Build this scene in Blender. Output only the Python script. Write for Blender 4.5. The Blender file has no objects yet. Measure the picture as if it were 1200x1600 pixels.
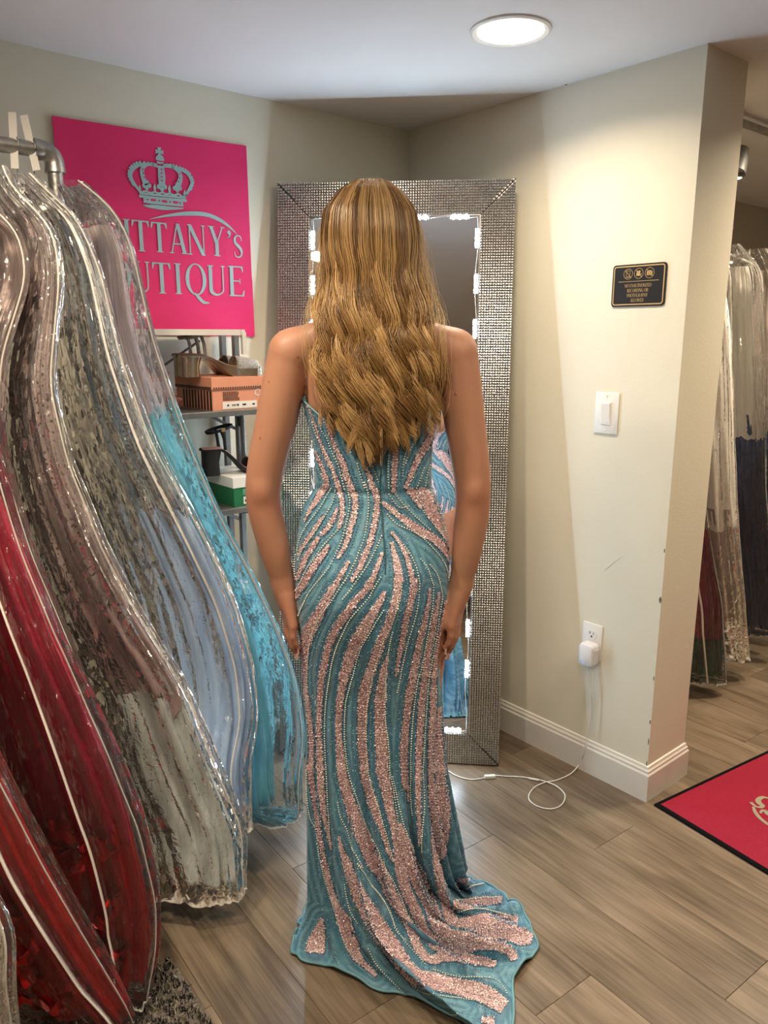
import bpy, bmesh, math, random
import numpy as np
from mathutils import Vector, Matrix, Quaternion, noise
from mathutils.bvhtree import BVHTree

scene = bpy.context.scene
COL = scene.collection
rnd = random.Random(7)
PI = math.pi

# ------------------------------------------------------------------ camera
FOC = 1210.0; CAM_H = 1.42
TH = math.atan(275 / FOC); AL = math.atan(1050 / math.hypot(FOC, 275))
FWD = Vector((math.sin(AL), math.cos(AL), 0)); RGT = Vector((math.cos(AL), -math.sin(AL), 0))
CAM = Vector((0, 0, CAM_H))
VIEW = FWD * math.cos(TH) - Vector((0, 0, math.sin(TH)))
VUP = FWD * math.sin(TH) + Vector((0, 0, math.cos(TH)))
cd = bpy.data.cameras.new('camera'); cam = bpy.data.objects.new('camera', cd); COL.objects.link(cam)
cd.sensor_fit = 'VERTICAL'; cd.sensor_height = 36.0; cd.lens = FOC / 1600 * 36.0; cd.clip_start = 0.01
cam.matrix_world = Matrix(((RGT.x, VUP.x, -VIEW.x, CAM.x), (RGT.y, VUP.y, -VIEW.y, CAM.y), (RGT.z, VUP.z, -VIEW.z, CAM.z), (0, 0, 0, 1)))
scene.camera = cam

# ------------------------------------------------------------------ world, exposure
vs = scene.view_settings
vs.view_transform = 'Standard'; vs.look = 'None'; vs.gamma = 1.0; vs.use_curve_mapping = False
vs.exposure = -0.14
w = bpy.data.worlds.new('world'); scene.world = w; w.use_nodes = True
w.node_tree.nodes['Background'].inputs[0].default_value = (0.9, 0.85, 0.8, 1)
w.node_tree.nodes['Background'].inputs[1].default_value = 0.03
try:
    scene.cycles.transparent_max_bounces = 26
    scene.cycles.max_bounces = 8
    scene.cycles.diffuse_bounces = 3
    scene.cycles.glossy_bounces = 4
    scene.cycles.transmission_bounces = 6
    scene.cycles.use_denoising = True
    scene.cycles.sample_clamp_indirect = 6.0
except Exception:
    pass
WARM = (1.0, 0.825, 0.60)
COOL = (0.62, 0.82, 1.0)
DOWNLIGHT_W = 10.0
LED_STRENGTH = 300.0

# ------------------------------------------------------------------ pixel helpers (a pixel gives a direction only)
def ray(x, y): return RGT * ((x - 600) / FOC) - VUP * ((y - 800) / FOC) + VIEW
def onZ(x, y, z=0.0): d = ray(x, y); return CAM + d * ((z - CAM_H) / d.z)
def onX(x, y, X): d = ray(x, y); return CAM + d * (X / d.x)
def onY(x, y, Y): d = ray(x, y); return CAM + d * (Y / d.y)
def onF(x, y, D): d = ray(x, y); return CAM + d * (D / d.dot(FWD))
def lf(lat, fwd, z): return RGT * lat + FWD * fwd + Vector((0, 0, z))

# ------------------------------------------------------------------ materials
def mat(name, color=(0.8, 0.8, 0.8), rough=0.5, metal=0.0, var=0.06, scale=20.0, bump=0.0, bscale=80.0, spec=0.5,
        stretch=None, color2=None, emit=None, estr=0.0, sss=0.0, aniso=0.0, trans=0.0, coat=0.0, sheen=0.0, alpha=1.0, coords='Object'):
    m = bpy.data.materials.new(name); m.use_nodes = True
    nt = m.node_tree; N = nt.nodes; L = nt.links; b = N['Principled BSDF']
    b.inputs['Roughness'].default_value = rough; b.inputs['Metallic'].default_value = metal
    b.inputs['Specular IOR Level'].default_value = spec
    tc = N.new('ShaderNodeTexCoord'); mp = N.new('ShaderNodeMapping'); L.new(tc.outputs[coords], mp.inputs[0])
    if stretch: mp.inputs['Scale'].default_value = stretch
    nz = N.new('ShaderNodeTexNoise'); nz.inputs['Scale'].default_value = scale; nz.inputs['Detail'].default_value = 5
    L.new(mp.outputs[0], nz.inputs['Vector'])
    cr = N.new('ShaderNodeValToRGB'); L.new(nz.outputs['Fac'], cr.inputs[0])
    c2 = color2 if color2 else tuple(max(0, c * (1 - var * 2)) for c in color)
    c1 = color if color2 else tuple(min(1, c * (1 + var)) for c in color)
    cr.color_ramp.elements[0].position = 0.3; cr.color_ramp.elements[1].position = 0.7
    cr.color_ramp.elements[0].color = (*c2, 1); cr.color_ramp.elements[1].color = (*c1, 1)
    L.new(cr.outputs[0], b.inputs['Base Color'])
    if bump:
        n2 = N.new('ShaderNodeTexNoise'); n2.inputs['Scale'].default_value = bscale; n2.inputs['Detail'].default_value = 4
        L.new(mp.outputs[0], n2.inputs['Vector'])
        bp = N.new('ShaderNodeBump'); bp.inputs['Strength'].default_value = bump; bp.inputs['Distance'].default_value = 0.01
        L.new(n2.outputs['Fac'], bp.inputs['Height']); L.new(bp.outputs[0], b.inputs['Normal'])
    if emit: b.inputs['Emission Color'].default_value = (*emit, 1); b.inputs['Emission Strength'].default_value = estr
    if sss:
        b.inputs['Subsurface Weight'].default_value = sss; b.inputs['Subsurface Radius'].default_value = (1, 0.35, 0.2); b.inputs['Subsurface Scale'].default_value = 0.006
    if aniso: b.inputs['Anisotropic'].default_value = aniso
    if trans: b.inputs['Transmission Weight'].default_value = trans
    if coat: b.inputs['Coat Weight'].default_value = coat; b.inputs['Coat Roughness'].default_value = 0.1
    if sheen: b.inputs['Sheen Weight'].default_value = sheen; b.inputs['Sheen Roughness'].default_value = 0.4
    if alpha < 1: b.inputs['Alpha'].default_value = alpha
    return m

M = {}
M['wall'] = mat('wall_paint', (0.82, 0.775, 0.64), 0.75, var=0.012, scale=3, bump=0.06, bscale=220, spec=0.25)
M['ceiling'] = mat('ceiling_paint', (0.78, 0.76, 0.75), 0.9, var=0.01, scale=3, bump=0.05, bscale=150, spec=0.1)
M['trim'] = mat('trim_paint', (0.80, 0.76, 0.70), 0.4, var=0.02, scale=9)
M['white'] = mat('white_plastic', (0.86, 0.84, 0.80), 0.35, var=0.01)
M['cordwhite'] = mat('cord_white', (0.80, 0.78, 0.72), 0.45, var=0.02)
M['black'] = mat('black_satin', (0.012, 0.012, 0.013), 0.4, var=0.1)
M['gold'] = mat('gold_print', (0.62, 0.43, 0.18), 0.45, metal=0.3, var=0.05)
M['steel'] = mat('galvanised_steel', (0.42, 0.41, 0.39), 0.38, metal=1.0, var=0.15, scale=30, bump=0.1, bscale=120)
M['darksteel'] = mat('grey_metal', (0.22, 0.22, 0.22), 0.45, metal=0.6, var=0.1)
M['glow'] = mat('lamp_diffuser', (1, 0.95, 0.85), 0.5, emit=(1.0, 0.87, 0.66), estr=14.0)

def link(o, parent=None):
    COL.objects.link(o)
    if parent is not None: o.parent = parent
    return o
def tag(o, label=None, cat=None, group=None, kind=None):
    if label: o['label'] = label
    if cat: o['category'] = cat
    if group: o['group'] = group
    if kind: o['kind'] = kind
    return o
def empty(name, loc=(0, 0, 0), rz=0.0):
    o = bpy.data.objects.new(name, None); o.empty_display_size = 0.05; COL.objects.link(o)
    o.location = loc; o.rotation_euler = (0, 0, rz); return o
class MB:
    """collects geometry in local coordinates and links it as one mesh object"""
    def __init__(s): s.v = []; s.f = []; s.mi = []; s.cm = 0
    def add(s, vs_, fs_):
        n = len(s.v); s.v.extend([tuple(p) for p in vs_]); s.f.extend([tuple(i + n for i in f) for f in fs_]); s.mi.extend([s.cm] * len(fs_)); return s
    def box(s, c, d, rot=None, bev=0.0):
        hx, hy, hz = d[0] / 2, d[1] / 2, d[2] / 2; c = Vector(c)
        if bev > 0:
            bm = bmesh.new(); bmesh.ops.create_cube(bm, size=1)
            for v in bm.verts: v.co = Vector((v.co.x * d[0], v.co.y * d[1], v.co.z * d[2]))
            bmesh.ops.bevel(bm, geom=list(bm.edges), offset=bev, segments=2, affect='EDGES', profile=0.5)
            bm.verts.index_update()
            pts = [v.co.copy() for v in bm.verts]; fs = [[v.index for v in f.verts] for f in bm.faces]; bm.free()
        else:
            pts = [Vector((sx * hx, sy * hy, sz * hz)) for sx in (-1, 1) for sy in (-1, 1) for sz in (-1, 1)]
            fs = [(0, 1, 3, 2), (4, 6, 7, 5), (0, 4, 5, 1), (2, 3, 7, 6), (0, 2, 6, 4), (1, 5, 7, 3)]
        if rot is not None: pts = [rot @ p for p in pts]
        return s.add([p + c for p in pts], fs)
    def tube(s, pts, r, n=8, closed=False, caps=True, flat=1.0, up=None):
        pts = [Vector(p) for p in pts]; k = len(pts)
        rs = r if isinstance(r, (list, tuple)) else [r] * k
        ts = []
        for i in range(k):
            a = pts[(i - 1) % k] if (closed or i > 0) else pts[i]; b = pts[(i + 1) % k] if (closed or i < k - 1) else pts[i]
            t = b - a; ts.append(t.normalized() if t.length > 1e-9 else Vector((0, 0, 1)))
        nrm = Vector(up) if up is not None else (Vector((0, 0, 1)) if abs(ts[0].z) < 0.9 else Vector((1, 0, 0)))
        nrm = (nrm - ts[0] * nrm.dot(ts[0])).normalized()
        V = []
        for i in range(k):
            if i:
                nrm = nrm - ts[i] * nrm.dot(ts[i])
                nrm = nrm.normalized() if nrm.length > 1e-6 else ts[i].orthogonal().normalized()
            bi = ts[i].cross(nrm)
            for j in range(n):
                a = 2 * PI * j / n
                V.append(pts[i] + (nrm * math.cos(a) * flat + bi * math.sin(a)) * rs[i])
        Fc = []
        for i in range(k if closed else k - 1):
            for j in range(n):
                Fc.append((i * n + j, i * n + (j + 1) % n, ((i + 1) % k) * n + (j + 1) % n, ((i + 1) % k) * n + j))
        if caps and not closed:
            Fc.append(tuple(range(n - 1, -1, -1))); Fc.append(tuple((k - 1) * n + j for j in range(n)))
        return s.add(V, Fc)
    def lathe(s, prof, c=(0, 0, 0), n=24, rot=None):
        V = []; c = Vector(c)
        for (r, z) in prof:
            for j in range(n):
                a = 2 * PI * j / n; p = Vector((r * math.cos(a), r * math.sin(a), z)); V.append((rot @ p if rot else p) + c)
        Fc = []
        for i in range(len(prof) - 1):
            for j in range(n): Fc.append((i * n + j, i * n + (j + 1) % n, (i + 1) * n + (j + 1) % n, (i + 1) * n + j))
        Fc.append(tuple(range(n - 1, -1, -1))); Fc.append(tuple((len(prof) - 1) * n + j for j in range(n)))
        return s.add(V, Fc)
    def grid(s, G, closed_u=False):
        """G[row][col] of points"""
        r = len(G); c = len(G[0]); V = [p for row in G for p in row]; Fc = []
        for i in range(r - 1):
            for j in range(c if closed_u else c - 1):
                Fc.append((i * c + j, i * c + (j + 1) % c, (i + 1) * c + (j + 1) % c, (i + 1) * c + j))
        return s.add(V, Fc)
    def prism(s, poly, a, b, depth):
        """poly of (u,v); a(u,v)->3D, b = extrude vector"""
        n = len(poly); bt = [a(u, v) for u, v in poly]; e = Vector(b) * depth
        tp = [p + e for p in bt]
        return s.add(bt + tp, [tuple(range(n - 1, -1, -1)), tuple(range(n, 2 * n))] + [(i, (i + 1) % n, n + (i + 1) % n, n + i) for i in range(n)])
    def build(s, name, m, parent=None, smooth=False, auto=None):
        me = bpy.data.meshes.new(name); me.from_pydata([tuple(p) for p in s.v], [], s.f); me.update()
        ms = m if isinstance(m, (list, tuple)) else [m]
        for x in ms: me.materials.append(M[x] if isinstance(x, str) else x)
        if len(ms) > 1: me.polygons.foreach_set('material_index', s.mi)
        bm = bmesh.new(); bm.from_mesh(me); bmesh.ops.recalc_face_normals(bm, faces=bm.faces); bm.to_mesh(me); bm.free()
        if smooth:
            me.polygons.foreach_set('use_smooth', [True] * len(me.polygons))
            if auto: me.set_sharp_from_angle(angle=math.radians(auto))
        o = bpy.data.objects.new(name, me); return link(o, parent)
def npmesh(name, V, Fq, m, parent=None, smooth=True):
    """numpy verts (n,3) and faces (k,4) or (k,3)"""
    me = bpy.data.meshes.new(name); V = np.asarray(V, np.float32); Fq = np.asarray(Fq, np.int32)
    k = Fq.shape[1]; me.vertices.add(len(V)); me.vertices.foreach_set('co', V.ravel())
    me.loops.add(Fq.size); me.loops.foreach_set('vertex_index', Fq.ravel())
    me.polygons.add(len(Fq)); me.polygons.foreach_set('loop_start', np.arange(0, Fq.size, k, dtype=np.int32))
    me.polygons.foreach_set('use_smooth', np.full(len(Fq), smooth))
    me.update(calc_edges=True); me.validate()
    for x in (m if isinstance(m, (list, tuple)) else [m]): me.materials.append(M[x] if isinstance(x, str) else x)
    o = bpy.data.objects.new(name, me); return link(o, parent)
def vcol(me, C):
    a = me.color_attributes.new('Col', 'FLOAT_COLOR', 'POINT'); C = np.asarray(C, np.float32)
    if C.shape[1] == 3: C = np.hstack([C, np.ones((len(C), 1), np.float32)])
    a.data.foreach_set('color', C.ravel())
def catmull(P, n):
    """n samples along a Catmull-Rom through the rows of P"""
    P = np.asarray(P, float); k = len(P)
    t = np.linspace(0, k - 1, n); i = np.minimum(t.astype(int), k - 2); f = (t - i)[:, None]
    p0 = P[np.maximum(i - 1, 0)]; p1 = P[i]; p2 = P[i + 1]; p3 = P[np.minimum(i + 2, k - 1)]
    return 0.5 * (2 * p1 + (p2 - p0) * f + (2 * p0 - 5 * p1 + 4 * p2 - p3) * f ** 2 + (3 * p1 - p0 - 3 * p2 + p3) * f ** 3)
def sm(a, b, x):
    t = np.clip((x - a) / (b - a), 0, 1); return t * t * (3 - 2 * t)
# ================================================================== the setting
WX = 2.03; WY = 2.263; CH = 2.143; WEND = 1.13; WX2 = 2.25
X0, X1, Y0, Y1 = -2.6, 5.2, -3.0, 2.263
def struct(o): o['kind'] = 'structure'; return o

# floor with planks
M['subfloor'] = mat('floor_joint', (0.15, 0.11, 0.08), 0.8)
def plank_material():
    m = bpy.data.materials.new('vinyl_plank'); m.use_nodes = True; nt = m.node_tree; N = nt.nodes; L = nt.links; b = N['Principled BSDF']
    tc = N.new('ShaderNodeTexCoord'); oi = N.new('ShaderNodeObjectInfo')
    add = N.new('ShaderNodeVectorMath'); add.operation = 'ADD'
    mul = N.new('ShaderNodeMath'); mul.operation = 'MULTIPLY'; mul.inputs[1].default_value = 37.0
    L.new(oi.outputs['Random'], mul.inputs[0]); L.new(tc.outputs['Object'], add.inputs[0]); L.new(mul.outputs[0], add.inputs[1])
    def noise_(sc, stretch, det, dist=0.0):
        mp = N.new('ShaderNodeMapping'); mp.inputs['Scale'].default_value = stretch; L.new(add.outputs[0], mp.inputs[0])
        n = N.new('ShaderNodeTexNoise'); n.inputs['Scale'].default_value = sc; n.inputs['Detail'].default_value = det
        n.inputs['Distortion'].default_value = dist; L.new(mp.outputs[0], n.inputs['Vector']); return n
    n1 = noise_(3.0, (3.2, 0.55, 1), 3, 0.6); n2 = noise_(26, (5.0, 0.16, 1), 9, 0.35); n3 = noise_(7, (1.6, 0.5, 1), 2, 1.2)
    # grain rings
    wv = N.new('ShaderNodeTexWave'); wv.wave_type = 'RINGS'; wv.inputs['Scale'].default_value = 5.0; wv.inputs['Distortion'].default_value = 7.0
    wv.inputs['Detail'].default_value = 3; mpw = N.new('ShaderNodeMapping'); mpw.inputs['Scale'].default_value = (2.4, 0.28, 1); L.new(add.outputs[0], mpw.inputs[0]); L.new(mpw.outputs[0], wv.inputs['Vector'])
    mx = N.new('ShaderNodeMix'); mx.data_type = 'FLOAT'; mx.inputs[0].default_value = 0.66; L.new(n1.outputs['Fac'], mx.inputs[2]); L.new(n2.outputs['Fac'], mx.inputs[3])
    mx2 = N.new('ShaderNodeMix'); mx2.data_type = 'FLOAT'; mx2.inputs[0].default_value = 0.16; L.new(mx.outputs[0], mx2.inputs[2]); L.new(wv.outputs['Fac'], mx2.inputs[3])
    mx3 = N.new('ShaderNodeMix'); mx3.data_type = 'FLOAT'; mx3.inputs[0].default_value = 0.25; L.new(mx2.outputs[0], mx3.inputs[2]); L.new(n3.outputs['Fac'], mx3.inputs[3])
    cr = N.new('ShaderNodeValToRGB'); L.new(mx3.outputs[0], cr.inputs[0]); e = cr.color_ramp.elements
    e[0].position = 0.32; e[0].color = (0.078, 0.055, 0.036, 1); e[1].position = 0.70; e[1].color = (0.272, 0.212, 0.152, 1)
    k = e.new(0.5); k.color = (0.172, 0.128, 0.087, 1)
    hs = N.new('ShaderNodeHueSaturation'); mr = N.new('ShaderNodeMapRange'); L.new(oi.outputs['Random'], mr.inputs[0]); mr.inputs[3].default_value = 0.93; mr.inputs[4].default_value = 1.07
    L.new(mr.outputs[0], hs.inputs['Value']); L.new(cr.outputs[0], hs.inputs['Color']); L.new(hs.outputs[0], b.inputs['Base Color'])
    b.inputs['Roughness'].default_value = 0.33; b.inputs['Specular IOR Level'].default_value = 0.45
    bp = N.new('ShaderNodeBump'); bp.inputs['Strength'].default_value = 0.12; bp.inputs['Distance'].default_value = 0.004; L.new(n2.outputs['Fac'], bp.inputs['Height']); L.new(bp.outputs[0], b.inputs['Normal'])
    return m
M['plank'] = plank_material()
fl = MB().box(((X0 + X1) / 2, (Y0 + 2.6) / 2, -0.03), (X1 - X0, 2.6 - Y0, 0.05)).build('floor', 'subfloor'); struct(fl)
PW, PL = 0.182, 1.22
def make_planks():
    mb = MB(); g = 0.0004; t = 0.006; bv = 0.0006; hx = PW / 2 - g; hy = PL / 2 - g
    b = [(-hx, -hy, -t), (hx, -hy, -t), (hx, hy, -t), (-hx, hy, -t)]; md = [(x, y, -bv) for x, y, _ in b]
    tp = [(math.copysign(hx - bv, x), math.copysign(hy - bv, y), 0) for x, y, _ in b]
    fs = [(8, 9, 10, 11)] + [(i, (i + 1) % 4, 4 + (i + 1) % 4, 4 + i) for i in range(4)] + [(4 + i, 4 + (i + 1) % 4, 8 + (i + 1) % 4, 8 + i) for i in range(4)]
    mb.add(b + md + tp, fs); first = mb.build('plank', 'plank', fl)
    rot = math.radians(-3.6); c, s_ = math.cos(rot), math.sin(rot); org = onZ(1133, 1562)
    k = 0
    for i in range(-22, 20):
        off = ((i * 0.41) % 1.0) * PL if i != 0 else 0.0
        for j in range(-4, 3):
            lx = (i + 0.5) * PW; ly = (j + 0.5) * PL + off
            x = org.x + c * lx - s_ * ly; y = org.y + s_ * lx + c * ly
            if x < -1.6 or x > 4.9 or y < -2.2 or y > 2.75: continue
            if y > 2.263 + PL * 0.5: continue
            o = first if k == 0 else first.copy()
            if k: COL.objects.link(o); o.parent = fl
            o.location = (x, y, 0.0); o.rotation_euler = (0, 0, rot); k += 1
make_planks()

struct(MB().box(((X0 + X1) / 2, (Y0 + Y1 + .4) / 2, CH + 0.05), (X1 - X0, Y1 - Y0 + .8, 0.1)).build('ceiling', 'ceiling'))
struct(MB().box(((X0 + WX) / 2, WY + 0.05, CH / 2), (WX - X0, 0.1, CH)).build('wall_left', 'wall'))
struct(MB().box(((WX + WX2) / 2, (WEND + WY + .1) / 2, CH / 2), (WX2 - WX, WY + .1 - WEND, CH)).build('wall_right', 'wall'))
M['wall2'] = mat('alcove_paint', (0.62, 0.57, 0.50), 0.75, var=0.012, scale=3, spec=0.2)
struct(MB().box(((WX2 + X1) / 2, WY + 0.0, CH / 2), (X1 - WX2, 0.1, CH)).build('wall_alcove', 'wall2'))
struct(MB().box((X1 + 0.05, (Y0 + Y1) / 2, CH / 2), (0.1, Y1 - Y0 + .4, CH)).build('wall_far', 'wall'))
struct(MB().box(((X0 + X1) / 2, Y0 - 0.05, CH / 2), (X1 - X0, 0.1, CH)).build('wall_rear', 'wall'))
struct(MB().box((X0 - 0.05, (Y0 + Y1) / 2, CH / 2), (0.1, Y1 - Y0 + .4, CH)).build('wall_side', 'wall'))

# baseboards: profile (out from wall, height), mitred round the wall's end
def baseboard(name, path, outs):
    prof = [(0, 0), (0.013, 0), (0.013, 0.088), (0.0095, 0.094), (0.0095, 0.101), (0.006, 0.106), (0.0045, 0.114), (0, 0.116)]
    G = []
    for (p, o) in zip(path, outs): G.append([Vector((p[0] + o[0] * d, p[1] + o[1] * d, z)) for d, z in prof])
    mb = MB().grid(G); n = len(prof); k = len(path)
    mb.f.append(tuple(range(n))); mb.f.append(tuple((k - 1) * n + i for i in range(n))); mb.mi += [0, 0]
    return struct(mb.build(name, 'trim'))
baseboard('baseboard_right', [(WX, WY), (WX, WEND), (WX2, WEND), (WX2, WY - .05)], [(-1, 0), (-1, -1), (1, -1), (1, 0)])
baseboard('baseboard_left', [(X0, WY), (WX - .014, WY)], [(0, -1), (0, -1)])
baseboard('baseboard_alcove', [(WX2 + .014, WY - .05), (X1, WY - .05)], [(0, -1), (0, -1)])

# ceiling downlights: one in view, others of the same kind along the room
def downlight(x, y, watts, label, spread=150):
    e = empty('ceiling_downlight', (x, y, CH)); tag(e, label, 'light', 'round recessed ceiling lights')
    MB().lathe([(0.098, 0.0), (0.098, -0.004), (0.092, -0.007), (0.080, -0.004), (0.078, 0.0)], n=48).build('trim_ring', 'white', e, smooth=True, auto=40)
    MB().lathe([(0.0785, -0.0015), (0.077, -0.0055), (0.05, -0.0068), (0.002, -0.0072)], n=48).build('diffuser', 'glow', e, smooth=True)
    l = bpy.data.lights.new('downlight_lamp', 'AREA'); l.shape = 'DISK'; l.size = 0.15; l.energy = watts; l.color = WARM; l.spread = math.radians(spread)
    lo = bpy.data.objects.new('downlight_lamp', l); COL.objects.link(lo); lo.parent = e; lo.location = (0, 0, -0.012)
    return e
downlight(1.584, 1.397, DOWNLIGHT_W * 0.8, 'round recessed ceiling light beside the mirror')
downlight(0.30, 1.30, DOWNLIGHT_W * 1.5, 'round recessed ceiling light above the bagged gowns')
downlight(1.55, 0.15, DOWNLIGHT_W, 'round recessed ceiling light over the pink mat')
downlight(0.05, 0.50, DOWNLIGHT_W * 1.2, 'round recessed ceiling light in front of the red gown bags')
downlight(2.80, 0.90, DOWNLIGHT_W * 2.4, 'round recessed ceiling light in front of the alcove gowns')
downlight(3.65, 0.95, DOWNLIGHT_W * 1.4, 'added round ceiling light brightening the far side of the alcove')  # extra unseen lamp, added to brighten the alcove
downlight(0.80, 0.45, DOWNLIGHT_W * 0.55, 'round recessed ceiling light between the gowns and the mat')
downlight(-1.2, 0.6, DOWNLIGHT_W * 0.7, 'round recessed ceiling light at the far end of the pipe rack')

# tiny dark fixing hole high on the right wall and scuffs
tag(MB().lathe([(0.004, 0), (0.004, 0.003), (0.002, 0.004)], c=onX(885, 131, WX), n=10, rot=Matrix.Rotation(-PI / 2, 3, 'Y')).build('wall_screw', 'black'), 'tiny dark screw head high on the cream wall', 'screw')

# chipped paint down the wall's corner and a faint scuff: parts of the wall
M['chip'] = mat('paint_chip', (0.16, 0.11, 0.08), 0.8, var=0.3, scale=90); M['scuff'] = mat('wall_scuff', (0.70, 0.66, 0.56), 0.8)
WR = bpy.data.objects['wall_right']
for px_, py_, w_, h_ in ((1014, 1200, .004, .030), (1015, 1160, .003, .016), (1016, 1128, .004, .010), (1033, 938, .008, .012), (1022, 1060, .003, .008), (1014, 1228, .004, .022), (1036, 860, .003, .008)):
    z_ = onX(px_, py_, WX).z; n_ = 7; pts_ = [(w_ * (.6 + .4 * rnd.random()) * math.cos(2 * PI * k / n_), h_ * (.6 + .4 * rnd.random()) * math.sin(2 * PI * k / n_)) for k in range(n_)]
    MB().prism(pts_, lambda u, v: Vector((WX - .0006, WEND + .0035 + u * .6, z_ + v)), (1, 0, 0), .0012).build('paint_chip', 'chip', WR)
a_, b_ = onX(943, 893, WX), onX(975, 868, WX)
MB().tube([a_ + (b_ - a_) * t + Vector((-.0002, 0, .004 * math.sin(3 * t))) for t in np.linspace(0, 1, 9)], [.0002, .0008, .0012, .0013, .0012, .001, .0008, .0005, .0002], n=5).build('scuff', 'scuff', WR)

# ------------------------------------------------------------------ pink floor mat with black border
def floor_mat():
    a = onZ(1020, 1258); b = onZ(1190, 1178); c = onZ(1200, 1365)
    ux = Vector((b.x - a.x, b.y - a.y, 0)); L = 0.62; ux.normalize(); uy = Vector((ux.y, -ux.x, 0))
    e = empty('floor_mat', (a.x, a.y, 0)); e.rotation_euler = (0, 0, math.atan2(ux.y, ux.x))
    tag(e, 'crimson pink entrance mat with black border and pale script emblem', 'mat')
    W, H = 0.60, 0.90; bw = 0.016; t = 0.007
    M['mat_pink'] = mat('mat_pile', (0.34, 0.006, 0.036), 0.95, var=0.12, scale=260, bump=0.5, bscale=500, spec=0.1, sheen=0.2)
    M['mat_edge'] = mat('mat_rubber', (0.004, 0.004, 0.005), 0.9, spec=0.1, var=0.1)
    M['mat_print'] = mat('mat_print', (0.30, 0.28, 0.20), 0.9, var=0.08, scale=200)
    mb = MB(); mb.box((W / 2, -H / 2, t / 2), (W - 2 * bw, H - 2 * bw, t)); mb.build('pile', 'mat_pink', e)
    mb = MB()
    mb.tube([(bw * .6, -bw * .6, t * .5), (W - bw * .6, -bw * .6, t * .5), (W - bw * .6, -H + bw * .6, t * .5), (bw * .6, -H + bw * .6, t * .5)], bw * .75, n=8, closed=True, flat=0.40, up=(0, 0, 1))
    mb.build('border', 'mat_edge', e, smooth=True)
    # emblem strokes traced on the floor
    inv = e.matrix_basis.inverted()
    def st(pts, ws):
        P = [inv @ onZ(*p, t) for p in pts]; P = [Vector(q) for q in catmull([(p.x, p.y) for p in P], 26).tolist()] if False else catmull([(p.x, p.y) for p in P], 26)
        Wd = np.interp(np.linspace(0, 1, 26), np.linspace(0, 1, len(ws)), ws); G = []
        for i in range(26):
            d = P[min(i + 1, 25)] - P[max(i - 1, 0)]; d = d / (np.linalg.norm(d) + 1e-9); n = np.array([-d[1], d[0]])
            G.append([Vector((*(P[i] + n * Wd[i]), t + 0.0012)), Vector((*(P[i] - n * Wd[i]), t + 0.0012))])
        return G
    mb = MB()
    for pts, ws in (([(1201, 1248), (1192, 1246), (1185, 1250), (1186, 1255), (1191, 1259), (1188, 1262), (1180, 1260), (1173, 1254)], [.004, .006, .008, .009, .008, .005, .004, .006]),
                    ([(1177, 1261), (1181, 1271), (1190, 1281), (1203, 1290), (1220, 1296), (1245, 1299)], [.004, .006, .006, .006, .006, .005]),
                    ([(1188, 1271), (1191, 1267), (1196, 1268), (1199, 1272), (1205, 1276)], [.003, .005, .007, .007, .005]),
                    ([(1206, 1246), (1214, 1242), (1226, 1243), (1224, 1252), (1214, 1262)], [.005, .008, .008, .006, .005]),
                    ([(1210, 1278), (1216, 1266), (1228, 1262), (1240, 1270)], [.005, .008, .007, .005])):
        mb.grid(st(pts, ws))
    mb.build('emblem', 'mat_print', e)
floor_mat()
# ================================================================== drawn serif capitals (flat polygons)
def ribbon(P, Wd, n=22):
    P = catmull(P, n); Wd = np.interp(np.linspace(0, 1, n), np.linspace(0, 1, len(Wd)), Wd); out = []; L = []
    for i in range(n):
        d = P[min(i + 1, n - 1)] - P[max(i - 1, 0)]; d = d / (np.linalg.norm(d) + 1e-9); nn = np.array([-d[1], d[0]]) * Wd[i] / 2
        L.append((P[i] + nn, P[i] - nn))
    for i in range(n - 1): out.append([L[i][0], L[i][1], L[i + 1][1], L[i + 1][0]])
    return out
def ring(cx, cy, rx, ry, tx, ty, n=32, a0=0, a1=2 * PI):
    out = []
    for i in range(n):
        a = a0 + (a1 - a0) * i / n; b = a0 + (a1 - a0) * (i + 1) / n
        q = lambda t, k: (cx + (rx - tx * k) * math.cos(t), cy + (ry - ty * k) * math.sin(t))
        out.append([q(a, 0), q(b, 0), q(b, 1), q(a, 1)])
    return out
def rect(x0, y0, x1, y1): return [[(x0, y0), (x1, y0), (x1, y1), (x0, y1)]]
def disc(cx, cy, rx, ry=None, n=18): ry = ry or rx; return [[(cx + rx * math.cos(2 * PI * i / n), cy + ry * math.sin(2 * PI * i / n)) for i in range(n)]]
TK, TN, SH, SE = 0.135, 0.05, 0.032, 0.055
def serif(x0, x1, y): return rect(x0 - SE, y, x1 + SE, y + SH)
def stem(x, t=TK, b=True, tp=True, y0=0, y1=1):
    o = rect(x - t / 2, y0, x + t / 2, y1)
    if b: o += serif(x - t / 2, x + t / 2, y0)
    if tp: o += serif(x - t / 2, x + t / 2, y1 - SH)
    return o
def diag(x0, y0, x1, y1, t): return [[(x0 - t / 2, y0), (x0 + t / 2, y0), (x1 + t / 2, y1), (x1 - t / 2, y1)]]
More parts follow.
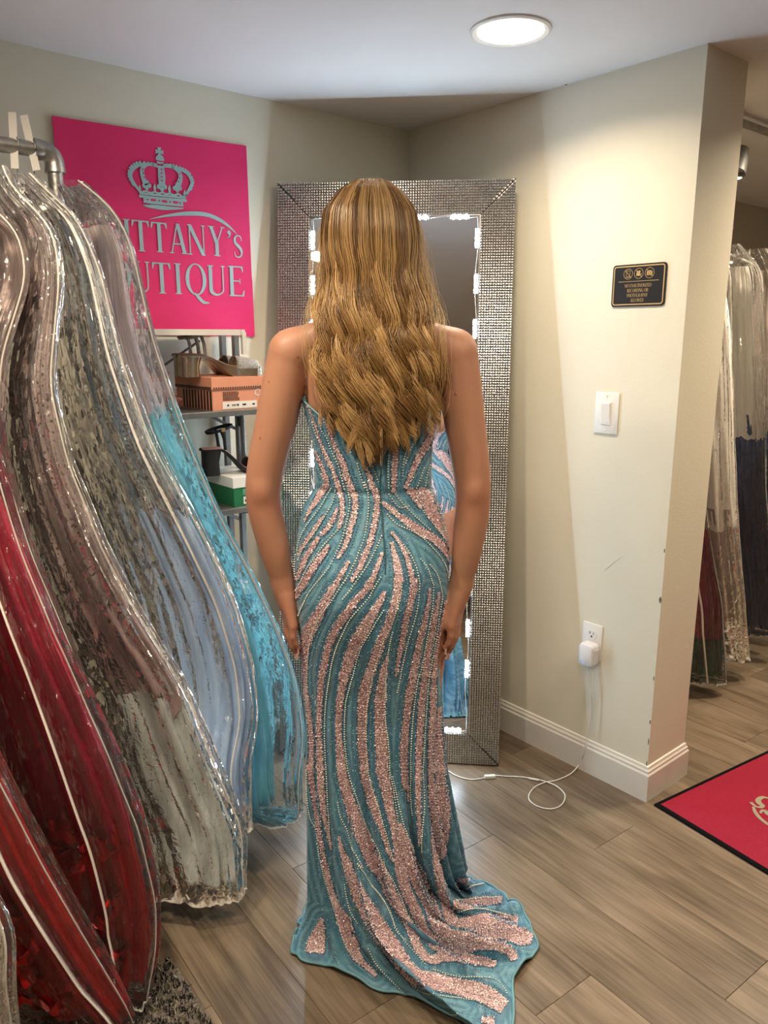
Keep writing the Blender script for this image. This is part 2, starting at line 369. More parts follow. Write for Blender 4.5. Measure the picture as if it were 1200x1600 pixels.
def glyph(c, w):
    if c == 'T': return stem(w / 2, tp=False) + rect(0, .955, w, 1) + [[(0, 1), (-.012, .80), (.02, .80), (.075, .955), (.075, 1)], [(w, 1), (w + .012, .80), (w - .02, .80), (w - .075, .955), (w - .075, 1)]]
    if c == 'I': return stem(w / 2)
    if c == 'A': return diag(.07, 0, w * .5 - .02, 1, TN) + diag(w - .10, 0, w * .5, 1, TK) + rect(w * .2, .30, w * .72, .345) + serif(.045, .095, 0) + serif(w - .17, w - .035, 0)
    if c == 'N': return stem(.085, TN) + diag(.09, 1, w - .09, 0, TK * 1.05) + stem(w - .075, TN, b=False) + rect(w - .15, -.01, w - .05, .02)
    if c == 'Y': return diag(.11, 1, w * .5, .42, TK) + diag(w - .08, 1, w * .5, .42, TN) + stem(w / 2, tp=False, y1=.48) + serif(.05, .17, 1 - SH) + serif(w - .11, w - .05, 1 - SH)
    if c == 'U': return stem(.13, b=False, y0=.28) + stem(w - .09, TN, b=False, y0=.28) + ribbon([(.13, .30), (.15, .12), (w * .5, .02), (w - .12, .12), (w - .09, .30)], [TK, TK, .06, TN, TN])
    if c in 'OQ':
        o = ring(w / 2, .5, w / 2, .52, TK, .035)
        if c == 'Q': o += ribbon([(w * .42, .05), (w * .60, -.10), (w * .82, -.24), (w * 1.12, -.26)], [.05, .12, .11, .02])
        return o
    if c == 'E': return stem(.12, b=False, tp=False) + rect(0, 0, w - .03, .042) + rect(0, .958, w - .05, 1) + rect(.12, .49, w - .17, .53) + [[(w - .03, 0), (w, .20), (w - .03, .20), (w - .10, .042), (w - .10, 0)], [(w - .05, 1), (w - .035, .82), (w - .065, .82), (w - .12, .958), (w - .12, 1)]] + rect(w - .19, .42, w - .16, .60)
    if c == 'L': return stem(.12, b=False) + rect(.03, 0, w - .03, .042) + [[(w - .03, 0), (w, .22), (w - .03, .22), (w - .10, .042), (w - .10, 0)]]
    if c == 'S': return ribbon([(w * .90, .76), (w * .84, .93), (w * .50, .995), (w * .16, .88), (w * .18, .66), (w * .55, .50), (w * .86, .33), (w * .82, .10), (w * .46, .01), (w * .14, .08), (w * .07, .26)], [.03, .05, .045, .10, .13, .15, .13, .09, .045, .05, .03], 40)
    if c in 'BRPD':
        o = stem(.12)
        if c == 'D': return o + ribbon([(.12, .98), (w * .6, .96), (w - .07, .5), (w * .6, .04), (.12, .02)], [.04, .05, TK, .05, .04], 30)
        yb = .50 if c != 'P' else .45
        o += ribbon([(.12, .98), (w * .6, .95), (w * .82, .74), (w * .6, yb + .03), (.12, yb + .02)], [.04, .05, TK, .05, .04], 26)
        if c == 'B': o += ribbon([(.12, .50), (w * .65, .48), (w * .90, .26), (w * .65, .04), (.12, .02)], [.04, .05, TK, .05, .04], 26)
        if c == 'R': o += diag(w * .42, .5, w - .05, 0, TK) + serif(w - .10, w - .02, 0)
        return o
    if c == 'H': return stem(.12) + stem(w - .12) + rect(.12, .49, w - .12, .535)
    if c == 'Z': return rect(.02, 0, w - .02, .042) + rect(.03, .958, w - .03, 1) + diag(.08, 0, w - .08, 1, TK) + [[(w - .02, 0), (w, .2), (w - .03, .2), (w - .09, .04)], [(.03, 1), (.01, .8), (.04, .8), (.10, .96)]]
    if c in 'CG':
        o = ribbon([(w * .92, .76), (w * .78, .95), (w * .5, 1.0), (w * .18, .84), (.06, .5), (w * .18, .16), (w * .5, .0), (w * .78, .05), (w * .93, .22)], [.03, .06, .04, .10, TK, .10, .04, .05, .03], 36)
        if c == 'G': o += stem(w - .10, b=False, y0=.05, y1=.44)
        return o
    if c == 'W': return diag(.10, 1, w * .30, 0, TK * .9) + diag(w * .5, 1, w * .30, 0, TN) + diag(w * .48, 1, w * .70, 0, TK * .9) + diag(w - .06, 1, w * .70, 0, TN) + serif(.04, .16, 1 - SH) + serif(w - .09, w - .03, 1 - SH)
    if c == "'": return disc(w / 2, .88, .075) + [[(w / 2 + .074, .88), (w / 2 + .06, .76), (w / 2 - .06, .66), (w / 2 - .07, .69), (w / 2, .78), (w / 2, .84)]]
    return []
GW = dict(T=.62, I=.30, A=.74, N=.76, Y=.70, U=.74, O=.80, Q=.80, E=.62, S=.50, B=.64, R=.70, P=.60, D=.76, L=.58, H=.80, Z=.64, C=.70, G=.76, W=1.02)
GW["'"] = .2; GW[' '] = .30
def put_flat(mb, polys, f):
    polys = list(polys)
    for p in polys:                                   # each stroke a hair above the last, so overlaps do not coincide
        mb.k = (getattr(mb, 'k', 0) + 1) % 13
        mb.add([f(u, v) - Vector((0, mb.k * 4e-5, 0)) for u, v in p], [tuple(range(len(p)))])

# ================================================================== pink shop banner on the left wall
def banner():
    M['banner'] = mat('banner_cloth', (0.80, 0.018, 0.145), 0.7, var=0.03, scale=6, bump=0.06, bscale=300)
    M['banner_print'] = mat('banner_print', (0.34, 0.52, 0.53), 0.7, var=0.02)
    e = empty('shop_banner', (1.06, WY, 1.42)); tag(e, "bright pink square shop banner with pale crown and serif lettering", 'banner')
    off = Vector(e.location); yb = WY - 0.004
    c = [onY(80, 181, yb), onY(384, 228, yb), onY(397, 526, yb)]
    tl, tr, br = c; bl = Vector((tl.x + (br.x - tr.x) * 0.5, yb, br.z + 0.008))
    n = 24; G0 = []; G1 = []
    for i in range(n + 1):
        v = i / n; r0 = []; r1 = []
        for j in range(n + 1):
            u = j / n
            p = (tl * (1 - u) + tr * u) * (1 - v) + (bl * (1 - u) + br * u) * v
            edge = 0.004 * max(0, abs(u - .5) * 2 - .82) / .18 * (1 if v > .7 or u < .1 else .3) + 0.0008 * math.sin(7 * u + 5 * v)
            r0.append(p - off - Vector((0, edge + .0012, 0))); r1.append(p - off - Vector((0, edge, 0)))
        G0.append(r0); G1.append(r1)
    mb = MB().grid(G0).grid(G1); mb.build('banner_cloth', 'banner', e, smooth=True)
    def P(zx, zy):                                    # crop pixels (5.4545 per px) -> wall
        p = onY(180 + zx / 5.4545, 220 + zy / 5.4545, yb); return p
    def loc(x, z): return Vector((x, yb - .0032, z)) - off
    # lettering: boxes read off the banner
    def line(text, boxes):
        for ch, (x0, x1, zt, zb) in zip(text, boxes):
            w = (x1 - x0) / (zt - zb); h = zt - zb
            put_flat(mbL, glyph(ch, w), lambda u, v: loc(x0 + u * h, zb + v * h))
    def box(x0, x1, yt, yb_): a = P(x0, yt); b = P(x1, yb_); return (a.x, b.x, (P((x0 + x1) / 2, yt)).z, (P((x0 + x1) / 2, yb_)).z)
    mbL = MB()
    l1 = [box(135, 295, 680, 943), box(300, 445, 697, 950), box(450, 612, 708, 962), box(605, 770, 718, 974), box(785, 935, 732, 983), box(950, 988, 755, 985), box(1003, 1083, 808, 995)]
    t = l1[0]; wt = t[1] - t[0]; h = t[2] - t[3]; pre = []; x = t[0] - .006
    for ch in 'IRB': wd = GW[ch] * h * .78; pre.insert(0, (x - wd, x, t[2], t[3])); x -= wd + .006
    line("BRITTANY'S", pre + l1)
    l2 = [box(310, 475, 1040, 1302), box(495, 568, 1045, 1306), box(588, 778, 1052, 1312), box(775, 940, 1064, 1318), box(958, 1100, 1070, 1325)]
    t = l2[0]; h = t[2] - t[3]; pre = []; x = t[0] - .008
    for ch in 'UOB': wd = GW[ch] * h * .80; pre.insert(0, (x - wd, x, t[2], t[3])); x -= wd + .006
    line('BOUTIQUE', pre + l2)
    mbL.build('lettering', 'banner_print', e)
    # swoosh
    mb = MB(); pts = [P(285, 670), P(430, 640), P(600, 622), P(760, 628), P(880, 672), P(970, 735), P(1035, 800)]
    put_flat(mb, ribbon([(p.x, p.z) for p in pts], [.0005, .006, .0115, .012, .011, .007, .0005], 40), loc)
    mb.build('swoosh', 'banner_print', e)
    # crown
    mb = MB(); mp = MB()
    def rb(pts, ws, m=mb, n=24): put_flat(m, ribbon([(P(*p).x, P(*p).z) for p in pts], [k * .00037 for k in ws], n), loc)
    def dsc(zx, zy, r, m=mb, dy=0): p = P(zx, zy); rr = r * .00037; put_flat(m, disc(p.x, p.z, rr), lambda u, v: loc(u, v) - Vector((0, dy, 0)))
    rb([(232, 548), (320, 560), (420, 572), (580, 576)], [2, 26, 30, 4]); rb([(240, 560), (400, 582), (575, 582)], [2, 16, 3])
    rb([(236, 505), (320, 516), (420, 526), (575, 540)], [40, 42, 42, 40]); rb([(200, 470), (320, 488), (450, 500), (605, 512)], [20, 22, 22, 20])
    for zx, zy in ((320, 506), (415, 517), (508, 526)): put_flat(mp, disc(P(zx, zy).x, P(zx, zy).z, .009, .0035), lambda u, v: loc(u, v) - Vector((0, .0006, 0)))
    for zx, zy in ((270, 502), (370, 512), (462, 522), (548, 533)): dsc(zx, zy, 7, mp, .0006)
    # arches
    rb([(215, 440), (160, 370), (128, 300), (150, 240), (210, 205), (300, 205), (360, 225)], [20, 24, 26, 26, 24, 18, 10], n=30)
    rb([(595, 470), (635, 400), (648, 350), (610, 280), (540, 240), (460, 222), (400, 222)], [20, 24, 26, 26, 24, 18, 10], n=30)
    rb([(268, 400), (240, 330), (225, 270), (235, 225), (270, 205)], [44, 40, 34, 30, 20]); rb([(520, 410), (545, 350), (552, 300), (530, 255), (480, 225)], [44, 40, 34, 30, 20])
    rb([(395, 400), (392, 310), (385, 215)], [44, 62, 50])
    for k in range(4): dsc(389 + k * 1, 245 + k * 32, 7, mp, .0006)
    for zx, zy in ((232, 245), (236, 278), (244, 312), (545, 285), (543, 318), (536, 350)): dsc(zx, zy, 5.5, mp, .0006)
    # pearls on the arches
    for i in range(17):
        a = i / 16; q = catmull([(150, 375), (112, 300), (130, 225), (200, 186), (300, 196), (345, 208)], 100)[int(a * 99)]; dsc(q[0], q[1], 11)
        q = catmull([(640, 415), (660, 350), (625, 275), (555, 232), (470, 208), (415, 212)], 100)[int(a * 99)]; dsc(q[0], q[1], 11)
    # fleurons and points
    for zx, zy, s in ((265, 378, 1), (395, 386, 1.1), (525, 400, 1)):
        for dx, dy, r in ((0, -24, 17), (-22, 6, 17), (22, 6, 17), (0, 4, 17), (0, 28, 14)): dsc(zx + dx * s, zy + dy * s, r * s)
    for zx, zy in ((333, 400), (458, 415), (205, 415), (588, 452)): rb([(zx, zy - 36), (zx, zy), (zx + 2, zy + 34)], [3, 24, 10])
    rb([(190, 400), (215, 440), (255, 430), (300, 446), (335, 436), (365, 450), (400, 442), (430, 458), (460, 450), (500, 466), (535, 455), (575, 480), (610, 460)], [12, 16, 14, 16, 14, 16, 14, 16, 14, 16, 14, 16, 12], n=50)
    rb([(205, 448), (330, 462), (460, 474), (600, 490)], [14, 16, 16, 14])
    # orb and cross
    dsc(378, 158, 34); rb([(345, 170), (378, 176), (412, 178)], [6, 7, 6], mp); rb([(350, 185), (380, 192), (408, 190)], [10, 16, 10])
    for a in range(4):
        ang = a * PI / 2; c_ = P(373, 96); k = .00037
        poly = [(c_.x + k * (u * math.cos(ang) - v * math.sin(ang)), c_.z + k * (u * math.sin(ang) + v * math.cos(ang))) for u, v in ((0, -5), (0, 5), (32, 17), (32, -17))]
        put_flat(mb, [poly], loc)
    mb.build('crown', 'banner_print', e); 
    for i, v in enumerate(mp.v): mp.v[i] = (v[0], v[1] - .0004, v[2])
    mp.build('crown_jewels', 'banner', e)['kind'] = 'stuff'
banner()

# ================================================================== notice plaque, light switch, socket with charger
def on_wall(name, p, label, cat):
    e = empty(name, p); e.rotation_euler = (0, 0, -PI / 2); return tag(e, label, cat)   # local x runs to the right along the wall, y into the wall
def rrect(w, h, r, n=6):
    o = []
    for cx, cy, a0 in ((w / 2 - r, h / 2 - r, 0), (-w / 2 + r, h / 2 - r, PI / 2), (-w / 2 + r, -h / 2 + r, PI), (w / 2 - r, -h / 2 + r, 1.5 * PI)):
        for i in range(n + 1): a = a0 + PI / 2 * i / n; o.append((cx + r * math.cos(a), cy + r * math.sin(a)))
    return o
def plaque():
    p = (onX(957, 450, WX) + onX(1042, 441, WX)) / 2; p.x = WX
    e = on_wall('notice_plaque', p, 'black plaque with gold border forbidding photography above the light switch', 'sign')
    W, H = 0.170, 0.116
    f = lambda d: (lambda u, v: Vector((u, d, v)))
    MB().prism(rrect(W, H, .010), f(0), (0, -1, 0), .004).build('plate', 'black', e)
    mb = MB(); o = rrect(W - .008, H - .008, .008); i = rrect(W - .0145, H - .0145, .0055)
    for k in range(len(o)): put_flat(mb, [[o[k], o[(k + 1) % len(o)], i[(k + 1) % len(i)], i[k]]], f(-.0044))
    mb.build('gold_border', 'gold', e)
    mb = MB()
    for line, z, h in (('NO UNAUTHORIZED', -.005, .0092), ('RECORDING OR', -.0185, .0092), ('PHOTOGRAPHY', -.032, .0092), ('ALLOWED', -.0455, .0092)):
        wd = sum(GW[c] + .07 for c in line) * h * .84; x = -wd / 2
        for c in line:
            if c != ' ': put_flat(mb, glyph(c, GW[c]), lambda u, v: Vector((x + u * h * .84, -.0044, z + v * h)))
            x += (GW[c] + .07) * h * .84
    mb.build('lettering', 'gold', e)
    mb = MB(); put_flat(mb, rect(-.064, .0105, .064, .0118), f(-.0044))
    for cx in (-.034, 0, .034):
        put_flat(mb, ring(cx, .032, .0145, .0145, .0011, .0011), f(-.0044))
        put_flat(mb, [[(cx - .0108, .0421), (cx - .0098, .0430), (cx + .0108, .0219), (cx + .0098, .0210)]], f(-.0046))
    put_flat(mb, rect(-.040, .0225, -.039, .0415) + rect(-.029, .0225, -.028, .0415) + rect(-.040, .0405, -.028, .0415) + rect(-.040, .0225, -.028, .0245), f(-.0044))
    put_flat(mb, rect(-.0075, .0255, .004, .0335) + [[(.005, .0295), (.0085, .0325), (.0085, .0265)]] + disc(-.004, .0365, .0028) + disc(.002, .0368, .0032), f(-.0044))
    put_flat(mb, rect(.0255, .0255, .0425, .0365) + rect(.030, .0365, .038, .0385), f(-.0044))
    mb.build('icons', 'gold', e)
    mb = MB(); put_flat(mb, ring(.034, .031, .0042, .0042, .0012, .0012), f(-.0049)); mb.build('icon_lens', 'black', e)
plaque()
def switch():
    p = (onX(930, 644, WX) + onX(968, 647, WX)) / 2; p.x = WX
    e = on_wall('light_switch', p, 'white rocker light switch on a wall plate below the black plaque', 'switch')
    MB().box((0, -.0025, 0), (.082, .005, .124), bev=.0022).build('wall_plate', 'white', e, smooth=True, auto=40)
    MB().box((0, -.0055, 0), (.035, .003, .069), bev=.001).build('rocker_frame', 'white', e)
    MB().box((0, -.0075, 0.001), (.030, .006, .060), rot=Matrix.Rotation(math.radians(5), 3, 'X'), bev=.0012).build('rocker', 'white', e)
    for z in (-.052, .052): MB().lathe([(.003, 0), (.003, .001), (.001, .0015)], c=(0, -.005, z), n=10, rot=Matrix.Rotation(PI / 2, 3, 'X')).build('screw', 'trim', e)
switch()
def socket():
    p = (onX(911, 1000, WX) + onX(941, 1003, WX)) / 2; p.x = WX; 
    e = on_wall('wall_socket', p, 'white double wall socket with a plate low on the cream wall', 'socket')
    MB().box((0, -.0025, 0), (.073, .005, .121), bev=.0022).build('wall_plate', 'white', e, smooth=True, auto=40)
    M['slot'] = mat('socket_slot', (.02, .02, .02), .6)
    for z in (.0245, -.0245):
        MB().prism(rrect(.034, .029, .012), lambda u, v: Vector((u, -.005, v + z)), (0, -1, 0), .002).build('outlet_face', 'white', e)
        mb = MB(); put_flat(mb, rect(-.0085, z + .0005, -.0055, z + .0085) + rect(.0055, z + .0005, .008, z + .0075) + disc(0, z - .007, .0034), lambda u, v: Vector((u, -.0074, v)))
        mb.build('slots', 'slot', e)
    # charger: stands in the lower outlet
    q = (onX(904, 1023, WX - .03) + onX(931, 1023, WX - .03)) / 2
    c = on_wall('plug_charger', (WX - .0075, q.y, q.z), 'small white ribbed plug-in charger with a blue indicator in the wall socket', 'charger')
    M['charger'] = mat('charger_shell', (.78, .77, .80), .35, var=.01)
    W, H, D = .056, .078, .034; G = []
    for k in range(11):
        t = k / 10; d = D * t; s = 1 - .10 * t ** 6 - (0.06 if k == 10 else 0)
        G.append([Vector((u * s, -d, v * s)) for u, v in rrect(W, H, .014, 5)])
    mb = MB().grid(G, closed_u=True); n = len(G[0]); mb.f.append(tuple(range(10 * n, 11 * n))); mb.f.append(tuple(range(n - 1, -1, -1))); mb.mi += [0, 0]
    mb.build('housing', 'charger', c, smooth=True, auto=50)
    for k in range(8): MB().tube([(.0285, -.004, .022 - k * .0062), (.0285, -D + .006, .022 - k * .0062)], .0016, n=6).build('rib', 'charger', c)
    M['bluedot'] = mat('indicator_blue', (.1, .15, 1), .4, emit=(.12, .2, 1), estr=2.5)
    MB().lathe([(.0022, 0), (.002, .0012), (.0005, .0014)], c=(-.008, -D + .001, -.026), n=12, rot=Matrix.Rotation(PI / 2, 3, 'X')).build('indicator', 'bluedot', c)
    mb = MB()
    for sx in (-.006, .006): mb.box((sx, .003, .006), (.002, .0065, .006))
    mb.build('prongs', 'steel', c)
    # cable: drops from the charger, loops on the floor, joins the strip of mirror lights
    cb = empty('charger_cable', (q.x, q.y, 0)); tag(cb, 'thin white cable hanging from the charger and looping on the floor', 'cable')
    o = Vector(cb.location)
    xw = WX - .03
    pts = [Vector((WX - .022, q.y, q.z - .040)), onX(920, 1060, WX - .024), onX(923, 1110, WX - .022), onX(917, 1150, WX - .024), onX(912, 1176, WX - .026)]
    fl_ = [(906, 1192), (893, 1208), (870, 1219), (850, 1223), (833, 1232), (826, 1247), (838, 1259), (860, 1264), (877, 1258), (883, 1243), (872, 1230), (855, 1222), (835, 1217), (812, 1214), (790, 1213), (772, 1212), (740, 1218), (715, 1213), (697, 1203), (680, 1200)]
    fz = [.02, .004, .003, .003, .003, .003, .003, .003, .003, .003, .0045, .0065, .004, .003, .003, .003, .003, .003, .003, .003]
    P3 = [*pts] + [onZ(x, y, z) for (x, y), z in zip(fl_, fz)]
    mb = MB().tube([Vector(p) - o for p in catmull([tuple(p) for p in P3], 170)], .0019, n=7); mb.build('cord', 'cordwhite', cb, smooth=True)
    a, b = onZ(757, 1214, .006), onZ(774, 1213, .006); d = (b - a).normalized()
    MB().box((a + b) / 2 - o, (.036, .013, .011), rot=Matrix.Rotation(math.atan2(d.y, d.x), 3, 'Z'), bev=.002).build('inline_connector', 'cordwhite', cb)
    a, b = onZ(826, 1216, .0045), onZ(842, 1219, .0045)
    MB().tube([a - o, b - o], .0036, n=8).build('cord_joint', 'cordwhite', cb)
    pt2 = [Vector((WX - .020, q.y - .006, q.z - .040)), onX(927, 1065, WX - .020), onX(926, 1110, WX - .018), onX(921, 1150, WX - .022), onX(913, 1178, WX - .0255)]
    MB().tube([Vector(p) - o for p in catmull([tuple(p) for p in pt2], 30)], .0011, n=6).build('thin_cord', 'cordwhite', cb, smooth=True)
socket()

# ================================================================== leaning mirror with studded silver frame
def mirror():
    TR = onF(806, 281, 2.565); TL = onY(433, 290, WY - .026); TL.z = TR.z
    h = (TL - TR); W = h.length; h.normalize()
    B = onZ(780, 1198, 0.0); v = (TR - B); v = v - h * v.dot(h); Lh = v.length; v.normalize()
    n = v.cross(-h).normalized()                       # towards the viewer?
    if n.dot(FWD) > 0: n = -n
    BR = TR - v * Lh
    e = bpy.data.objects.new('floor_mirror', None); COL.objects.link(e)
    rx = -h                                            # local x to the viewer's right, y = -n (into the wall), z = v
    ry = -n
    e.matrix_world = Matrix(((rx.x, ry.x, v.x, 0), (rx.y, ry.y, v.y, 0), (rx.z, ry.z, v.z, 0), (0, 0, 0, 1)))
    base = BR + h * W
    base.z = max(base.z, 0.0); dz = .022 * abs(ry.z)
    e.location = base + Vector((0, 0, dz + .002))
    tag(e, 'tall leaning floor mirror with wide studded silver frame in the corner', 'mirror')
    fwid = .105; D = .022
    M['mframe'] = mat('silver_frame', (.60, .57, .53), .30, metal=1.0, var=.06, scale=14)
    M['mframe_side'] = mat('silver_frame_side', (.30, .28, .26), .4, metal=.8, var=.1)
    M['glass'] = mat('mirror_glass', (.90, .92, .93), .0, metal=1.0, var=.0, spec=.5)
    # four mitred bars
    out = [(0, 0), (W, 0), (W, Lh), (0, Lh)]; inn = [(fwid, fwid), (W - fwid, fwid), (W - fwid, Lh - fwid), (fwid, Lh - fwid)]
    pitch = .0083
    for k in range(4):
        a, b, c, d = out[k], out[(k + 1) % 4], inn[(k + 1) % 4], inn[k]
        g = .0012
        mb = MB(); mb.prism([a, b, c, d], lambda u, w_: Vector((u, D, w_)), (0, -1, 0), D - .002)
        bar = mb.build('frame_bar', 'mframe_side', e)
        # studs on the face
        mbs = MB(); horiz = k in (0, 2)
        x0, x1, y0, y1 = (0, W, (0 if k == 0 else Lh - fwid), (fwid if k == 0 else Lh)) if horiz else ((W - fwid if k == 1 else 0), (W if k == 1 else fwid), 0, Lh)
        nx = max(1, round((x1 - x0) / pitch)); ny = max(1, round((y1 - y0) / pitch)); px = (x1 - x0) / nx; py = (y1 - y0) / ny
        V = []; Fc = []
        for i in range(nx):
            for j in range(ny):
                cx = x0 + (i + .5) * px; cy = y0 + (j + .5) * py
                ex = min(cx, W - cx); ey = min(cy, Lh - cy)
                if horiz and ey > ex - .0015: continue
                if not horiz and ex > ey - .0015: continue
                q = len(V); hx, hy = px * .5, py * .5
                V += [(cx - hx, .002, cy - hy), (cx + hx, .002, cy - hy), (cx + hx, .002, cy + hy), (cx - hx, .002, cy + hy)]
                V += [(cx - hx * .8, -.0012, cy - hy * .8), (cx + hx * .8, -.0012, cy - hy * .8), (cx + hx * .8, -.0012, cy + hy * .8), (cx - hx * .8, -.0012, cy + hy * .8), (cx, -.0026, cy)]
                Fc += [(q, q + 1, q + 5, q + 4), (q + 1, q + 2, q + 6, q + 5), (q + 2, q + 3, q + 7, q + 6), (q + 3, q, q + 4, q + 7), (q + 4, q + 5, q + 8), (q + 5, q + 6, q + 8), (q + 6, q + 7, q + 8), (q + 7, q + 4, q + 8)]
        mbs.add(V, Fc); s_ = mbs.build('studded_face', 'mframe', bar); s_['kind'] = 'stuff'
    for (ox, oz), (ix, iz) in zip(out, inn): MB().tube([(ox, -.0012, oz), (ix, -.0012, iz)], .0013, n=5).build('mitre_joint', 'black', e)
    MB().box((W / 2, .010, Lh / 2), (W - 2 * fwid + .006, .006, Lh - 2 * fwid + .006)).build('mirror_glass', 'glass', e)
    mb = MB()
    for x0, x1, y0, y1 in ((fwid, W - fwid, fwid - .001, fwid + .003), (fwid, W - fwid, Lh - fwid - .003, Lh - fwid + .001), (fwid - .001, fwid + .003, fwid, Lh - fwid), (W - fwid - .003, W - fwid + .001, fwid, Lh - fwid)):
        mb.box(((x0 + x1) / 2, .004, (y0 + y1) / 2), (x1 - x0, .007, y1 - y0))
    mb.build('inner_lip', 'mframe_side', e)
    # LED modules stuck along the glass edge and the wire that joins them: a thing of its own
    s = bpy.data.objects.new('mirror_light_string', None); COL.objects.link(s); s.matrix_world = e.matrix_world.copy(); s.location = e.location
    tag(s, 'string of small cool white light modules stuck around the mirror glass', 'light string')
    M['led'] = mat('led_lens', (.95, .97, 1), .3, emit=COOL, estr=LED_STRENGTH)
    M['ledbase'] = mat('led_base', (.8, .8, .8), .4)
    ins = fwid + .010; path = []
    step = .1395
    def module(x, z, vert):
        d = (.013, .004, .062) if vert else (.062, .004, .013)
        mb = MB().box((x, .005, z), d, bev=.001); m_ = mb.build('light_module', 'ledbase', s)
        mb = MB()
        for k in (-1, 0, 1):
            cx, cz = (x, z + k * .020) if vert else (x + k * .020, z)
            mb.lathe([(.0062, 0), (.0060, .003), (.0042, .0052), (.001, .006)], c=(cx, .003, cz), n=10, rot=Matrix.Rotation(PI / 2, 3, 'X'))
        mb.build('led_lens', 'led', m_, smooth=True)
    nv = int((Lh - 2 * ins) / step)
    zt = Lh - fwid - .072
    for k in range(nv):
        z = zt - k * step
        if z < ins + .03: break
        for x in (ins, W - ins): module(x, z, True)
    for k in range(4):
        x = W - ins - .055 - k * .128
        module(x, Lh - fwid - .006, False); module(x + .012, fwid + .010, False)
    wire = []
    for t in np.linspace(0, 1, 60): wire.append((ins + .004 * math.sin(t * 40), .0065, Lh - fwid - .01 - t * (Lh - 2 * ins)))
    MB().tube(wire, .0011, n=5).build('wire', 'cordwhite', s)
    wire = [(W - ins + .004 * math.sin(t * 40), .0065, Lh - fwid - .01 - t * (Lh - 2 * ins)) for t in np.linspace(0, 1, 60)]
    MB().tube(wire, .0011, n=5).build('wire', 'cordwhite', s)
    MB().tube([(ins + t * (W - 2 * ins), .0065, Lh - fwid - .006 + .003 * math.sin(t * 25)) for t in np.linspace(0, 1, 40)], .0011, n=5).build('wire', 'cordwhite', s)
    MB().tube([(ins + t * (W - 2 * ins), .0065, fwid + .010 + .003 * math.sin(t * 25)) for t in np.linspace(0, 1, 40)], .0011, n=5).build('wire', 'cordwhite', s)
mirror()
